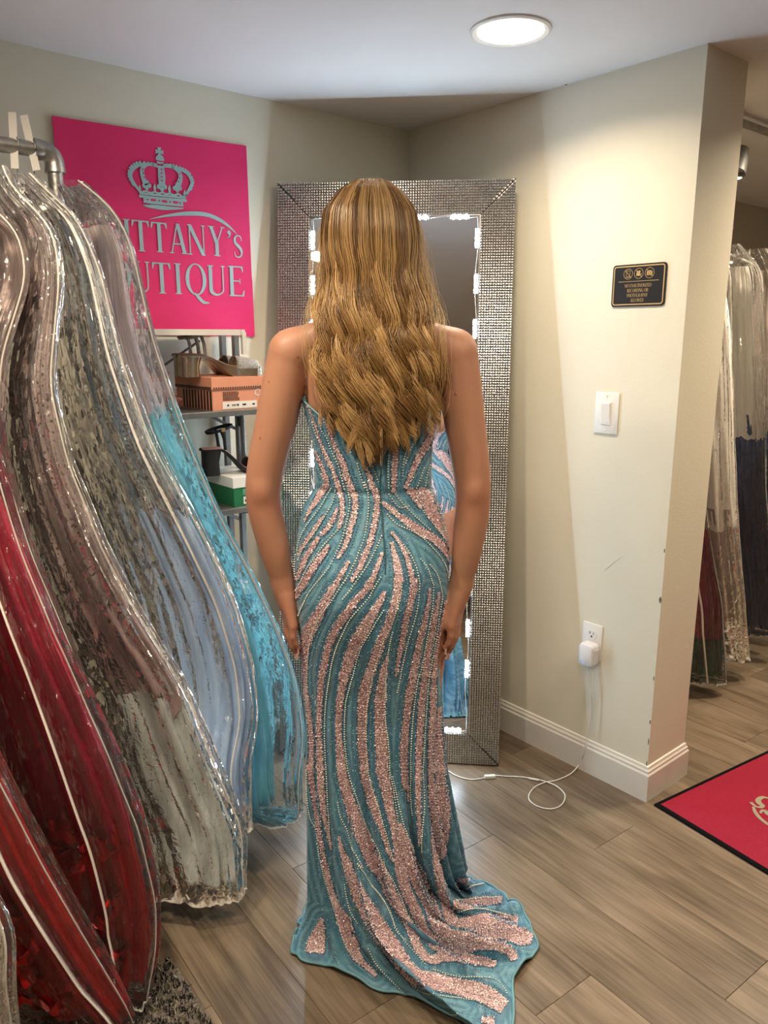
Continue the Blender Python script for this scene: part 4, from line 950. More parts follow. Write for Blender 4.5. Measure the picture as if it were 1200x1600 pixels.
BEADS = """a 455,530 480,620 510,710 b 530,10 555,90 560,180 550,290 530,400 500,480 470,560 420,660 380,730 c 410,10 350,100 300,180 240,260 190,350 155,450 140,600 135,790 d 95,100
c 645,10 600,80 560,150 490,230 430,300 380,400 340,490 310,590 290,690 d 250,10 230,130 215,300 210,450 215,600 e 222,60 230,250 240,400 240,490
c 665,240 620,310 570,390 510,490 475,590 450,700 d 410,10 380,120 358,220 350,350 350,480 365,610 e 375,10 400,110 440,240 480,370 530,470 580,560 610,650 f 660,10 720,100 780,220 820,330 850,410
c 790,60 780,140 740,280 700,380 660,460 620,580 590,680 d 545,10 520,150 505,250 500,400 502,550 515,680 e 515,20 540,140 590,300 640,460 690,640
c 725,390 705,480 685,600 675,790 d 628,180 632,330 650,480 660,650 e 660,20 690,180 720,380 725,480
b 690,240 760,310 850,350 930,400 1000,470 1060,540 1100,620 1115,700
b 800,450 850,520 890,610 910,700 c 912,60 900,200 870,330 830,460 810,550 785,660 d 740,10 710,150
b 920,550 970,620 1000,710 c 1008,60 1000,220 970,400 940,560 910,700 d 862,10 835,200 818,400 810,600 e 812,20 810,200 822,340
b 985,590 1030,650 1055,730 c 1068,150 1050,270 1030,420 1000,580 980,700 d 935,10 915,250 905,400 895,600 e 890,30 900,250 888,500 890,590
b 300,60 240,170 190,240 130,320 80,420 65,500
b 420,70 430,160 415,260 380,400 340,500 290,600 220,690 150,780 c 120,170 80,260 70,310
b 345,350 270,430 200,520 130,620 90,710 55,770
b 650,390 610,480 560,580 490,680 420,780 c 440,90 380,160
b 330,70 315,150 270,230 190,360 110,470 70,560
a 155,120 180,190 200,290 240,350 265,430 310,520 340,620 365,720 b 400,70
a 385,390 410,450
a 680,470 675,600 680,720
a 810,400 785,520 778,630
a 850,390 820,460 800,530
a 555,530 580,590 605,660
a 975,540 950,620 940,700
a 930,560 905,640 875,710
a 130,230 165,330 210,420 255,520 300,640
b 905,170 960,250 1020,320 1070,380 1105,450
b 700,100 770,190 850,180
b 735,85 800,170 900,270 990,350
e 300,240 320,330 370,440 410,570 470,690 f 480,0 530,70 570,140 630,210 700,320 740,430 800,530 880,620 950,700
e 85,20 90,200 110,350 150,430 170,600 195,710 f 250,100 290,230 340,380 370,480 410,580 480,680
f 390,140 430,320 490,420
f 560,590 610,690 690,780 g 180,800 270,890 400,990 520,1000 620,995
g 100,10 160,90 215,200 260,330 300,400
g 0,110 80,210 140,330 170,420 240,490
g 380,20 395,130
g 600,150 690,110 780,92
g 590,210 740,190 890,185
g 600,285 740,265 870,290 960,315
g 430,690 600,735 740,740 860,760 920,820 940,860
g 250,740 330,830 480,870 620,890 760,910
d 628,10 640,200
e 680,60 720,230 770,420 830,590 900,720"""
def gown_trim():
    bvh = BVHTree.FromPolygons([Vector(p) for p in gV], [tuple(f) for f in gF.tolist()])
    RI = Matrix.Rotation(AL, 3, 'Z'); base = FWD * PF; camL = RI @ (CAM - base)
    def hit(x, y):
        h = bvh.ray_cast(camL, (RI @ ray(x, y)).normalized()); return (h[0], h[1]) if h[0] is not None else None
    def front(p):                                     # the same place on the other side of the gown
        h = bvh.ray_cast(Vector((p.x, 1.0, p.z)), Vector((0, -1, 0))); return (h[0], h[1]) if h[0] is not None and h[0].y > 0 else None
    rs = np.random.RandomState(5)
    bands = [parse(l) for l in BANDS.split('\n')]; beads = [parse(l) for l in BEADS.split('\n')]
    SV = []; SF = []; SC = []; RV = []; RF = []; nb_tot = 0; centers = []
    def sequin(p, n, r, col):
        n = Vector(n); t = n.orthogonal().normalized(); b = n.cross(t); k = len(SV); a0 = rs.rand() * 6.28
        tl = Vector((rs.randn(), rs.randn(), rs.randn())) * .34; n2 = (n + tl).normalized(); t = n2.orthogonal().normalized(); b = n2.cross(t)
        c = p + n * (.0016 + .0012 * rs.rand())
        for i in range(4):
            a = a0 + i * PI / 2; SV.append(tuple(c + (t * math.cos(a) + b * math.sin(a)) * r)); SC.append(col)
        SF.append((k, k + 1, k + 2, k + 3))
    def col():
        u = rs.rand()
        if u < .72: f = .75 + .45 * rs.rand(); return (min(1, .88 * f), .64 * f, .67 * f)
        if u < .88: f = .6 + .5 * rs.rand(); return (.90 * f, .80 * f, .79 * f)
        f = .5 + .5 * rs.rand(); return (.38 * f, .23 * f, .26 * f)
    for B in bands:
        seg = np.hypot(*np.diff(B[:, :2], axis=0).T).sum(); n = max(8, int(seg / 3.0)); Q = catmull(B, n); Q[:, 2] = np.maximum(Q[:, 2], 1.0)
        d = np.gradient(Q[:, :2], axis=0); d /= (np.linalg.norm(d, axis=1)[:, None] + 1e-9); nn = np.stack([-d[:, 1], d[:, 0]], 1)
        for i in range(n): centers.append((Q[i, 0], Q[i, 1], Q[i, 2] / 2, 0))
        # ribbon under the sequins
        for side in (0, 1):
            prev = None
            for i in range(n):
                row = []
                for k in range(5):
                    u = (k / 4 - .5) * (1 + .06 * rs.randn()); h = hit(Q[i, 0] + nn[i, 0] * Q[i, 2] * u, Q[i, 1] + nn[i, 1] * Q[i, 2] * u)
                    if h and side: h = front(h[0]) if h[0].z > .22 else None
                    row.append(h[0] + h[1] * .0009 if h else None)
                if prev:
                    for k in range(4):
                        q = (prev[k], prev[k + 1], row[k + 1], row[k])
                        if all(q) and max((q[a] - q[(a + 1) % 4]).length for a in range(4)) < .022:
                            b0 = len(RV); RV.extend(tuple(p) for p in q); RF.append((b0, b0 + 1, b0 + 2, b0 + 3))
                prev = row
        m = int(seg * max(2.2, Q[:, 2].mean()) * .72)
        ii = rs.randint(0, n, m); uu = np.clip(rs.uniform(-.54, .54, m), -.56, .56)
        for i, u in zip(ii, uu):
            h = hit(Q[i, 0] + nn[i, 0] * Q[i, 2] * u + rs.randn() * .7, Q[i, 1] + nn[i, 1] * Q[i, 2] * u + rs.randn() * .7)
            if not h: continue
            sequin(h[0], h[1], .0012 + .0008 * rs.rand(), col())
            if h[0].z > .22 and rs.rand() < .6:
                g = front(h[0])
                if g: sequin(g[0], g[1], .0017 + .0009 * rs.rand(), col())
    for k in range(9):                                 # the bodice front: stripes that fan out from the waist to the neckline
        u = -1 + 2 * k / 8; x0 = BX + u * .075; x1 = BX + u * .150 + .012 * math.sin(3 * k); wd = .0075 + .003 * (k % 3)
        for _ in range(420):
            t = rs.rand(); zc = 1.12 + t * .19; xc = x0 + (x1 - x0) * t ** 1.3 + .006 * math.sin(7 * t + k) + rs.uniform(-wd, wd) * (.5 + .5 * t)
            g = bvh.ray_cast(Vector((xc, 1.0, zc)), Vector((0, -1, 0)))
            if g[0] is not None and g[0].y > .01: sequin(g[0], g[1], .0015 + .0008 * rs.rand(), col())
    M['sequin'] = attr_mat('pink_sequins', rough=.30, spec=.8, metal=.12, mulnoise=.05, nscale=200)
    o = npmesh('sequins', SV, SF, 'sequin', gown, smooth=False); vcol(o.data, SC); o['kind'] = 'stuff'; o['label'] = 'pink sequins sewn in flowing stripes'
    M['band'] = mat('stripe_backing', (.66, .43, .45), .5, var=.25, scale=500, color2=(.34, .22, .25))
    o = npmesh('stripe_backing', RV, RF, 'band', gown, smooth=True); o['kind'] = 'stuff'
    # bead strings: little octahedral beads
    BV = []; BF = []; BC = []
    def bead(p, n, r, c):
        t = n.orthogonal().normalized(); b = n.cross(t); c0 = p + n * r * .8; k = len(BV)
        ring_ = [c0 + (t * math.cos(a) + b * math.sin(a)) * r for a in (0, PI / 3, 2 * PI / 3, PI, 4 * PI / 3, 5 * PI / 3)]
        BV.extend(tuple(q) for q in ring_); BV.append(tuple(c0 + n * r)); BV.append(tuple(c0 - n * r)); BC.extend([c] * 8)
        for i in range(6): BF.append((k + i, k + (i + 1) % 6, k + 6)); BF.append((k + (i + 1) % 6, k + i, k + 7))
    def string(Q, step, r, colf, fr=True):
        seg = np.hypot(*np.diff(Q[:, :2], axis=0).T).sum(); n = max(4, int(seg / .5)); P = catmull(Q[:, :2], n); last = None
        for x, y in P:
            h = hit(x, y)
            if not h: last = None; continue
            if last is not None and (h[0] - last).length < step: continue
            if last is not None and (h[0] - last).length > .05: last = h[0]; continue
            last = h[0]; bead(h[0], h[1], r, colf())
            if fr and h[0].z > .22:
                g = front(h[0])
                if g: bead(g[0], g[1], r, colf())
    pearl = lambda: (.80, .76, .66) if rs.rand() < .6 else (.55, .72, .66)
    for B in beads: string(B, .0052, .0021, pearl)
    blue = lambda: (.05, .16, .26) if rs.rand() < .75 else (.45, .62, .70)
    for B in bands:                                    # fine dark blue beading along both edges of every stripe
        d = np.gradient(B[:, :2], axis=0); d /= (np.linalg.norm(d, axis=1)[:, None] + 1e-9); nn = np.stack([-d[:, 1], d[:, 0]], 1)
        for sd in (-1, 1):
            E_ = B.copy(); E_[:, :2] += nn * sd * (B[:, 2:3] / 2 + 1.6); string(E_, .0036, .0014, blue)
            E_ = B.copy(); E_[:, :2] += nn * sd * (B[:, 2:3] / 2 + 6.5); string(E_, .0062, .0011, blue, False)
    # loose sparkle
    for _ in range(2600):
        j = rs.randint(len(gV)); p = Vector(gV[j]); n = gown.data.vertices[j].normal
        if p.z < .01: continue
        bead(p, Vector(n), .0011, (.55, .72, .78) if rs.rand() < .7 else (.10, .22, .34))
    M['bead'] = attr_mat('glass_beads', rough=.12, spec=.9, mulnoise=.02)
    o = npmesh('bead_strings', BV, BF, 'bead', gown, smooth=True); vcol(o.data, BC); o['kind'] = 'stuff'; o['label'] = 'strings of pearly beads following the stripes'
    # woven colour of the fabric: tonal lines that run along the stripes
    from mathutils.kdtree import KDTree
    kd = KDTree(len(centers))
    for i, c in enumerate(centers): kd.insert((c[0], c[1], 0), i)
    kd.balance(); Cc = np.zeros((len(gV), 3)); R3 = np.array(RI.transposed())
    Vb = gV.copy(); fr = (Vb[:, 1] > 0); Vb[fr, 1] = -.09
    Wd = Vb @ R3.T + np.array(base) - np.array(CAM); zc = Wd @ np.array(VIEW); PX = 600 + FOC * (Wd @ np.array(RGT)) / zc; PY = 800 - FOC * (Wd @ np.array(VUP)) / zc
    T1 = np.array([.048, .170, .270]); T2 = np.array([.155, .350, .460]); T3 = np.array([.028, .100, .195]); T4 = np.array([.12, .15, .175])
    for i in range(len(gV)):
        _, j, dd = kd.find((PX[i], PY[i], 0)); e_ = dd - centers[j][2]
        ton = .5 + .5 * math.sin(e_ * .62 + .7 * math.sin(j * .02)); c = T1 * (1 - ton) + T2 * ton
        if e_ < 4.5: c = c * .45 + T3 * .55
        if 9 < e_ < 12 and (j // 7) % 3 == 0: c = c * .55 + T4 * .45
        Cc[i] = c
    vcol(gown.data, Cc)
    # zip, seam and hem
    M['zip'] = mat('zip_tape', (.03, .10, .13), .5, var=.1)
    zp = [hit(x, y) for x, y in ((597, 700), (596, 720), (595, 745), (594, 765), (595, 785), (597, 810), (599, 835), (601, 860), (602, 880), (602, 897))]
    zp = [h[0] + h[1] * .0015 for h in zp if h]
    MB().tube([Vector(p) for p in catmull([tuple(p) for p in zp], 50)], .0014, n=6).build('zip', 'zip', gown, smooth=True)
    hem = [Vector(GG[-1, j]) + Vector((0, 0, .001)) for j in range(NU)]
    M['hem'] = mat('hem_tape', (.13, .31, .37), .5, var=.15)
    MB().tube(hem, .0035, n=6, closed=True).build('hem', 'hem', gown, smooth=True)
    top = [Vector(GG[0, j]) for j in range(NU)]; MB().tube(top, .0022, n=6, closed=True).build('neckline_binding', 'hem', gown, smooth=True)
gown_trim()
# ------------------------------------------------------------------ long wavy hair
def hair():
    rs = np.random.RandomState(11)
    rows = [(279, 568, 594, 1.62), (290, 545, 612, 1.615), (305, 530, 628, 1.61), (330, 511, 645, 1.60), (360, 507, 650, 1.59), (400, 506, 652, 1.58), (430, 504, 657, 1.575), (460, 499, 667, 1.57), (490, 487, 681, 1.56),
            (520, 480, 690, 1.55), (560, 475, 699, 1.54), (600, 480, 701, 1.53), (640, 495, 697, 1.525), (670, 508, 690, 1.525), (700, 518, 672, 1.525), (735, 530, 640, 1.525)]
    z_, L_, R_ = [], [], []
    for y, l, r, D in rows:
        a = onF(l, y, D); b = onF(r, y, D); z_.append(a.z); L_.append(a.dot(RGT)); R_.append(b.dot(RGT))
    z_ = np.array(z_)[::-1]; XC = (np.array(L_)[::-1] + np.array(R_)[::-1]) / 2; HW = (np.array(R_)[::-1] - np.array(L_)[::-1]) / 2
    DPz = np.array([1.12, 1.20, 1.28, 1.36, 1.42, 1.48, 1.55, 1.62, 1.67, 1.70, 1.722]); DP = np.array([.112, .114, .118, .118, .114, .108, .108, .106, .090, .062, .015])
    def place(z, psi, lay):
        """psi measured from the back of the head"""
        xc = np.interp(z, z_, XC); hw = np.interp(z, z_, HW); dp = np.interp(z, DPz, DP)
        f = .86 + .15 * lay
        flat = sm(1.52, 1.40, z)                       # below the neck it lies on the back
        s_ = np.sin(psi); c_ = np.cos(psi)
        x = xc + hw * f * s_
        y = -(dp * c_) * f * (1 - flat) - flat * (dp + .018 * (lay - .5)) * (1 - .42 * s_ ** 2)
        y = np.where((z > 1.52) & (c_ < 0), -.105 * c_ * f * .86, y) * 1.0
        return x, y + .004
    NL, NS, K = 124, 36, 38
    P = []; Cl = []; RD = []; OUT = []
    t = np.linspace(0, 1, K)
    hi = np.array([.66, .43, .19]); md = np.array([.40, .225, .080]); dk = np.array([.15, .072, .026])
    for i in range(NL):
        if i < 62: psi0 = math.radians(-108 + 216 * (i + rs.uniform(-.3, .3)) / 61); lay = rs.uniform(.55, 1.0)     # the outer locks, side by side
        else: psi0 = math.radians(rs.uniform(-150, 150)); lay = rs.uniform(0, .6)
        zt = 1.716 - .004 * rs.rand() - .02 * (abs(psi0) > 2)
        a = abs(psi0) / math.radians(150)
        ze = 1.165 + .13 * a ** 1.6 + rs.uniform(0, .05) + (.06 * rs.rand() if lay < .5 else 0)
        if psi0 > 0: ze += .02
        z = zt + (ze - zt) * t ** .92
        lim = np.radians(np.interp(z, [1.40, 1.60, 1.635, 1.69, 1.72], [88, 104, 112, 150, 170]))
        sc = np.interp(z, [1.40, 1.47, 1.60], [.60, .70, 1.0])
        psi = np.clip(psi0, -lim, lim) * sc
        ph = (1.6 if psi0 > 0 else -1.6) + rs.uniform(-1.0, 1.0) + .8 * math.sin(psi0 * 3); lam = rs.uniform(.105, .135)
        amp = np.interp(z, [1.15, 1.25, 1.40, 1.50, 1.60], [.0145, .0135, .0100, .0052, .0]) * rs.uniform(.75, 1.25)
        w = np.sin(2 * PI * (z - 1.6) / lam + ph); w2 = np.cos(2 * PI * (z - 1.6) / lam + ph)
        flick = rs.normal(0, .020) * np.clip((t - .80) / .20, 0, 1) ** 2
        tone = rs.uniform(0, 1); big = rs.uniform(.8, 1.35)
        for k in range(NS):
            r0 = math.sqrt(rs.rand()); an = rs.rand() * 6.28
            spread = np.interp(t, [0, .1, .4, .65, .88, 1], [.010, .010, .0105, .0080, .0058, .0012]) * big
            tw = an + 1.6 * t
            x, y = place(z, psi, np.full(K, lay))
            x = x + amp * w + spread * r0 * np.cos(tw) + flick; y = y + .75 * amp * w2 + .42 * spread * r0 * np.sin(tw) * np.interp(t, [0, .3, .5], [.3, .6, 1.0])
            dz = rs.uniform(-.012, .016) * t; x = x + .0012 * np.sin(9 * t + an) * np.clip(t * 3, 0, 1); y = y - .003 * rs.rand() * np.clip((1.66 - z) / .1, .25, 1)
            P.append(np.stack([x, y, z + dz], 1)); RD.append(np.interp(t, [0, .1, .8, 1], [.0006, .00078, .0007, .00025]) * rs.uniform(.7, 1.25))
            tn = np.clip(tone * .85 + rs.uniform(-.08, .24), 0, 1)
            c = md + (hi - md) * (tn - .40) / .60 if tn > .40 else dk + (md - dk) * tn / .40
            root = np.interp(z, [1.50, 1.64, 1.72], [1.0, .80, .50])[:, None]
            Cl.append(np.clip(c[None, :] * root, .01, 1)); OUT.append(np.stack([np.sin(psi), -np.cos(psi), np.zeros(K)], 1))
    # fly-away strands
    for i in range(90):
        psi0 = rs.choice([-1, 1]) * math.radians(rs.uniform(70, 105)); z = np.linspace(1.66, rs.uniform(1.25, 1.5), K); sc = np.interp(z, [1.40, 1.47, 1.60], [.62, .72, 1.0])
        x, y = place(z, psi0 * sc, np.full(K, 1.05)); x = x + np.sign(psi0) * rs.uniform(.004, .03) * np.sin(PI * t * rs.uniform(.6, 1.1)) + .004 * np.sin(14 * t + i)
        P.append(np.stack([x, y, z], 1)); RD.append(np.full(K, .00028)); Cl.append(np.tile([.50, .33, .15], (K, 1))); OUT.append(np.stack([np.sign(psi0) + 0 * z, 0 * z - .3, 0 * z], 1))
    P = np.array(P); RD = np.array(RD); Cl = np.array(Cl); OUT = np.array(OUT); S = len(P)
    T = np.gradient(P, axis=1); T /= np.linalg.norm(T, axis=2)[..., None] + 1e-9
    OUT = OUT - T * (OUT * T).sum(2)[..., None]; OUT /= np.linalg.norm(OUT, axis=2)[..., None] + 1e-9; B = np.cross(T, OUT)
    V = np.stack([P + RD[..., None] * (math.cos(a) * OUT + math.sin(a) * B) for a in (0, 2 * PI / 3, 4 * PI / 3)], 2)     # S,K,3,3
    idx = np.arange(S * K * 3).reshape(S, K, 3); Fq = []
    for j in range(3): Fq.append(np.stack([idx[:, :-1, j], idx[:, :-1, (j + 1) % 3], idx[:, 1:, (j + 1) % 3], idx[:, 1:, j]], -1).reshape(-1, 4))
    M['hair'] = attr_mat('blonde_hair', rough=.34, spec=.6, mulnoise=.10, nscale=30)
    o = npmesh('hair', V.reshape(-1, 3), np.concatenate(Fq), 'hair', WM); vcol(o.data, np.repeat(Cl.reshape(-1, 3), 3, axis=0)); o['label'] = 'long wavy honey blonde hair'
    # inner mass so that no scalp or light shows through
    G = []; n = 40
    for z in np.linspace(1.712, 1.24, 48):
        lim = math.radians(np.interp(z, [1.40, 1.60, 1.635, 1.69, 1.72], [88, 104, 112, 150, 170])) * np.interp(z, [1.40, 1.47, 1.60], [.60, .70, 1.0])
        ps = np.linspace(-lim, lim, n); x, y = place(np.full(n, z), ps, np.full(n, -.18)); sh = np.interp(z, [1.24, 1.34], [.55, 1.0]); xm = np.interp(z, z_, XC)
        G.append([Vector((xm + (a - xm) * sh, b, z)) for a, b in zip(x, y)])
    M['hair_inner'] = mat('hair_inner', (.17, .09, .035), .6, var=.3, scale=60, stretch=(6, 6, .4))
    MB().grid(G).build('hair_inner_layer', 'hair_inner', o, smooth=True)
hair()
# ================================================================== gowns in clear garment bags on pipe racks
def plastic_material():
    m = bpy.data.materials.new('clear_vinyl'); m.use_nodes = True; nt = m.node_tree; N = nt.nodes; L = nt.links
    N.remove(N['Principled BSDF']); out = N['Material Output']
    tc = N.new('ShaderNodeTexCoord'); mp = N.new('ShaderNodeMapping'); mp.inputs['Scale'].default_value = (1, 1, .28); L.new(tc.outputs['Object'], mp.inputs[0])
    n1 = N.new('ShaderNodeTexNoise'); n1.inputs['Scale'].default_value = 26; n1.inputs['Detail'].default_value = 3; n1.inputs['Distortion'].default_value = .8; L.new(mp.outputs[0], n1.inputs['Vector'])
    n2 = N.new('ShaderNodeTexNoise'); n2.inputs['Scale'].default_value = 58; n2.inputs['Detail'].default_value = 3; n2.inputs['Distortion'].default_value = 1.0; L.new(tc.outputs['Object'], n2.inputs['Vector'])
    mx = N.new('ShaderNodeMath'); mx.operation = 'MULTIPLY_ADD'; mx.inputs[1].default_value = .35; L.new(n2.outputs['Fac'], mx.inputs[0]); L.new(n1.outputs['Fac'], mx.inputs[2])
    bp = N.new('ShaderNodeBump'); bp.inputs['Strength'].default_value = .7; bp.inputs['Distance'].default_value = .010; L.new(mx.outputs[0], bp.inputs['Height'])
    mv = N.new('ShaderNodeMapping'); mv.inputs['Scale'].default_value = (1, 1, .5); L.new(tc.outputs['Object'], mv.inputs[0])
    nd = N.new('ShaderNodeTexNoise'); nd.inputs['Scale'].default_value = 30; L.new(mv.outputs[0], nd.inputs['Vector'])
    ad = N.new('ShaderNodeVectorMath'); ad.operation = 'MULTIPLY_ADD'; L.new(nd.outputs['Color'], ad.inputs[0]); ad.inputs[1].default_value = (.03, .03, .03); L.new(mv.outputs[0], ad.inputs[2])
    vo = N.new('ShaderNodeTexVoronoi'); vo.inputs['Scale'].default_value = 95; L.new(ad.outputs[0], vo.inputs['Vector'])
    sb = N.new('ShaderNodeVectorMath'); sb.operation = 'SUBTRACT'; L.new(vo.outputs['Color'], sb.inputs[0]); sb.inputs[1].default_value = (.5, .5, .5)
    sc = N.new('ShaderNodeVectorMath'); sc.operation = 'SCALE'; L.new(sb.outputs[0], sc.inputs[0]); sc.inputs['Scale'].default_value = .85
    sm_ = N.new('ShaderNodeVectorMath'); sm_.operation = 'ADD'; L.new(sc.outputs[0], sm_.inputs[0]); L.new(bp.outputs[0], sm_.inputs[1])
    nn = N.new('ShaderNodeVectorMath'); nn.operation = 'NORMALIZE'; L.new(sm_.outputs[0], nn.inputs[0])
    tr = N.new('ShaderNodeBsdfTransparent'); tr.inputs[0].default_value = (.955, .955, .955, 1)
    gl = N.new('ShaderNodeBsdfGlossy'); gl.inputs['Roughness'].default_value = .06; gl.inputs[0].default_value = (1, 1, 1, 1); L.new(nn.outputs[0], gl.inputs['Normal'])
    df = N.new('ShaderNodeBsdfTranslucent'); df.inputs[0].default_value = (.85, .85, .85, 1); d2 = N.new('ShaderNodeBsdfDiffuse'); d2.inputs[0].default_value = (.85, .85, .85, 1); L.new(bp.outputs[0], d2.inputs['Normal'])
    fr = N.new('ShaderNodeFresnel'); fr.inputs['IOR'].default_value = 1.5; L.new(bp.outputs[0], fr.inputs['Normal'])
    ma = N.new('ShaderNodeMath'); ma.operation = 'MULTIPLY_ADD'; ma.inputs[1].default_value = 1.2; ma.inputs[2].default_value = .0; ma.use_clamp = True; L.new(fr.outputs[0], ma.inputs[0])
    s1 = N.new('ShaderNodeMixShader'); L.new(ma.outputs[0], s1.inputs[0]); L.new(tr.outputs[0], s1.inputs[1]); L.new(gl.outputs[0], s1.inputs[2])
    sd = N.new('ShaderNodeMixShader'); sd.inputs[0].default_value = .5; L.new(df.outputs[0], sd.inputs[1]); L.new(d2.outputs[0], sd.inputs[2])
    s2 = N.new('ShaderNodeMixShader'); s2.inputs[0].default_value = .028; L.new(s1.outputs[0], s2.inputs[1]); L.new(sd.outputs[0], s2.inputs[2]); L.new(s2.outputs[0], out.inputs[0])
    return m
M['vinyl'] = plastic_material()
M['piping'] = mat('bag_piping', (.80, .76, .70), .45, var=.03, scale=40, alpha=.5)
M['ziptape'] = mat('bag_zip', (.82, .77, .71), .6, var=.08, scale=300)
M['card'] = mat('white_card', (.85, .82, .77), .6, var=.02)
def cloth(name, c, c2=None, rough=.5, sheen=.2, glitter=0.0, satin=False):
    m = mat(name, c, rough, var=.22, scale=9, color2=c2, bump=.9 if satin else .3, bscale=22 if satin else 60, sheen=sheen, stretch=(3, 3, .5), spec=.6 if satin else .35)
    if glitter:
        nt = m.node_tree; N = nt.nodes; L = nt.links; b = N['Principled BSDF']; tc = N['Texture Coordinate']
        v = N.new('ShaderNodeTexVoronoi'); v.inputs['Scale'].default_value = 230; L.new(tc.outputs['Object'], v.inputs['Vector'])
        mr = N.new('ShaderNodeMapRange'); L.new(v.outputs['Color'], mr.inputs[0]); mr.inputs[1].default_value = 1 - glitter; mr.inputs[2].default_value = 1 - glitter + .05
        L.new(mr.outputs[0], b.inputs['Metallic']); b.inputs['Roughness'].default_value = .3
        bp = [n for n in N if n.type == 'BUMP'][0]; L.new(v.outputs['Color'], bp.inputs['Height']); bp.inputs['Strength'].default_value = .8
    return m
RACK_Y, RACK_Z = 1.944, 1.83

def interp_edge(edge, zq):
    E_ = np.array(sorted(edge, key=lambda q: q[2])); return np.interp(zq, E_[:, 2], E_[:, 0]), np.interp(zq, E_[:, 2], E_[:, 1])
def smooth1(a, it=6):
    for _ in range(it): b = a.copy(); b[1:-1] = .25 * a[:-2] + .5 * a[1:-1] + .25 * a[2:]; a = b
    return a
def bag_grid(edge, hw, ht, beta, ztop, zbot, seed, scale=1.0, fold=.012, fine=.005, nr=100, nc=176, taper=True, zcut=None, pleat=0.0, npl=11, jit=0.0):
    """closed pillow-like tube hung from ztop to zbot; its front edge follows edge; w axis runs back from it"""
    z = np.linspace(ztop, zbot, nr); ex, ey = interp_edge(edge, z); ex = smooth1(ex); ey = smooth1(ey)
    H = np.interp(z, [h[0] for h in hw], [h[1] for h in hw]); T = np.interp(z, [h[0] for h in ht], [h[1] for h in ht]); bt = np.radians(np.interp(z, [b[0] for b in beta], [b[1] for b in beta]))
    th = np.linspace(0, 2 * PI, nc, endpoint=False); G = np.zeros((nr, nc, 3))
    k_ = .75 - .60 * sm(0, .6, bt); ex = ex - T * k_; ey = ey + T * .15
    for i in range(nr):
        w_ = np.array([-math.sin(bt[i]), math.cos(bt[i])]); n_ = np.array([w_[1], -w_[0]])
        cx, cy = ex[i] + w_[0] * H[i], ey[i] + w_[1] * H[i]
        c, s_ = np.cos(th), np.sin(th); a = -np.sign(c) * np.abs(c) ** .85 * H[i] * scale; b = np.sign(s_) * np.abs(s_) ** .8 * T[i] * scale
        nz = np.array([fold * noise.noise((math.cos(t) * 2.3 + seed * 3.1, math.sin(t) * 2.3, z[i] * 1.9 + seed)) + fine * 1.5 * noise.noise((math.cos(t) * 10 + seed, math.sin(t) * 10, z[i] * 1.0)) + fine * .9 * noise.noise((math.cos(t) * 17 + seed, math.sin(t) * 17, z[i] * 1.6)) + fine * .6 * noise.noise((math.cos(t) * 5 + seed, math.sin(t) * 5, z[i] * 7.0)) for t in th])
        if pleat:
            k = pleat * np.clip((1.30 - z[i]) / .6, .15, 1.0); nz = nz + k * np.sin(npl * th + 2.5 * noise.noise((z[i] * 1.3, seed, 0)) + seed)
        a = a + nz * np.cos(th) * -1; b = b + nz * np.sin(th)
        G[i, :, 0] = cx + w_[0] * a + n_[0] * b; G[i, :, 1] = cy + w_[1] * a + n_[1] * b; G[i, :, 2] = z[i] + ((jit if jit else .015) * np.array([noise.noise((math.cos(t) * 3, math.sin(t) * 3, seed + 5)) + .6 * noise.noise((math.cos(t) * 9, math.sin(t) * 9, seed + 9)) for t in th]) if i == nr - 1 else 0)
    return G
def add_grid(G, name, m, parent, off, cap_bot=True, smooth=True):
    mb = MB(); R_ = [[Vector(p) - off for p in row] for row in G]; mb.grid(R_, closed_u=True); n = G.shape[1]; k = G.shape[0]
    if cap_bot:
        c = len(mb.v); ctr = sum(R_[-1], Vector()) / n; mb.v.append(tuple(ctr + Vector((0, 0, .01))))
        for j in range(n): mb.f.append(((k - 1) * n + j, (k - 1) * n + (j + 1) % n, c)); mb.mi.append(0)
    return mb.build(name, m, parent, smooth=smooth)

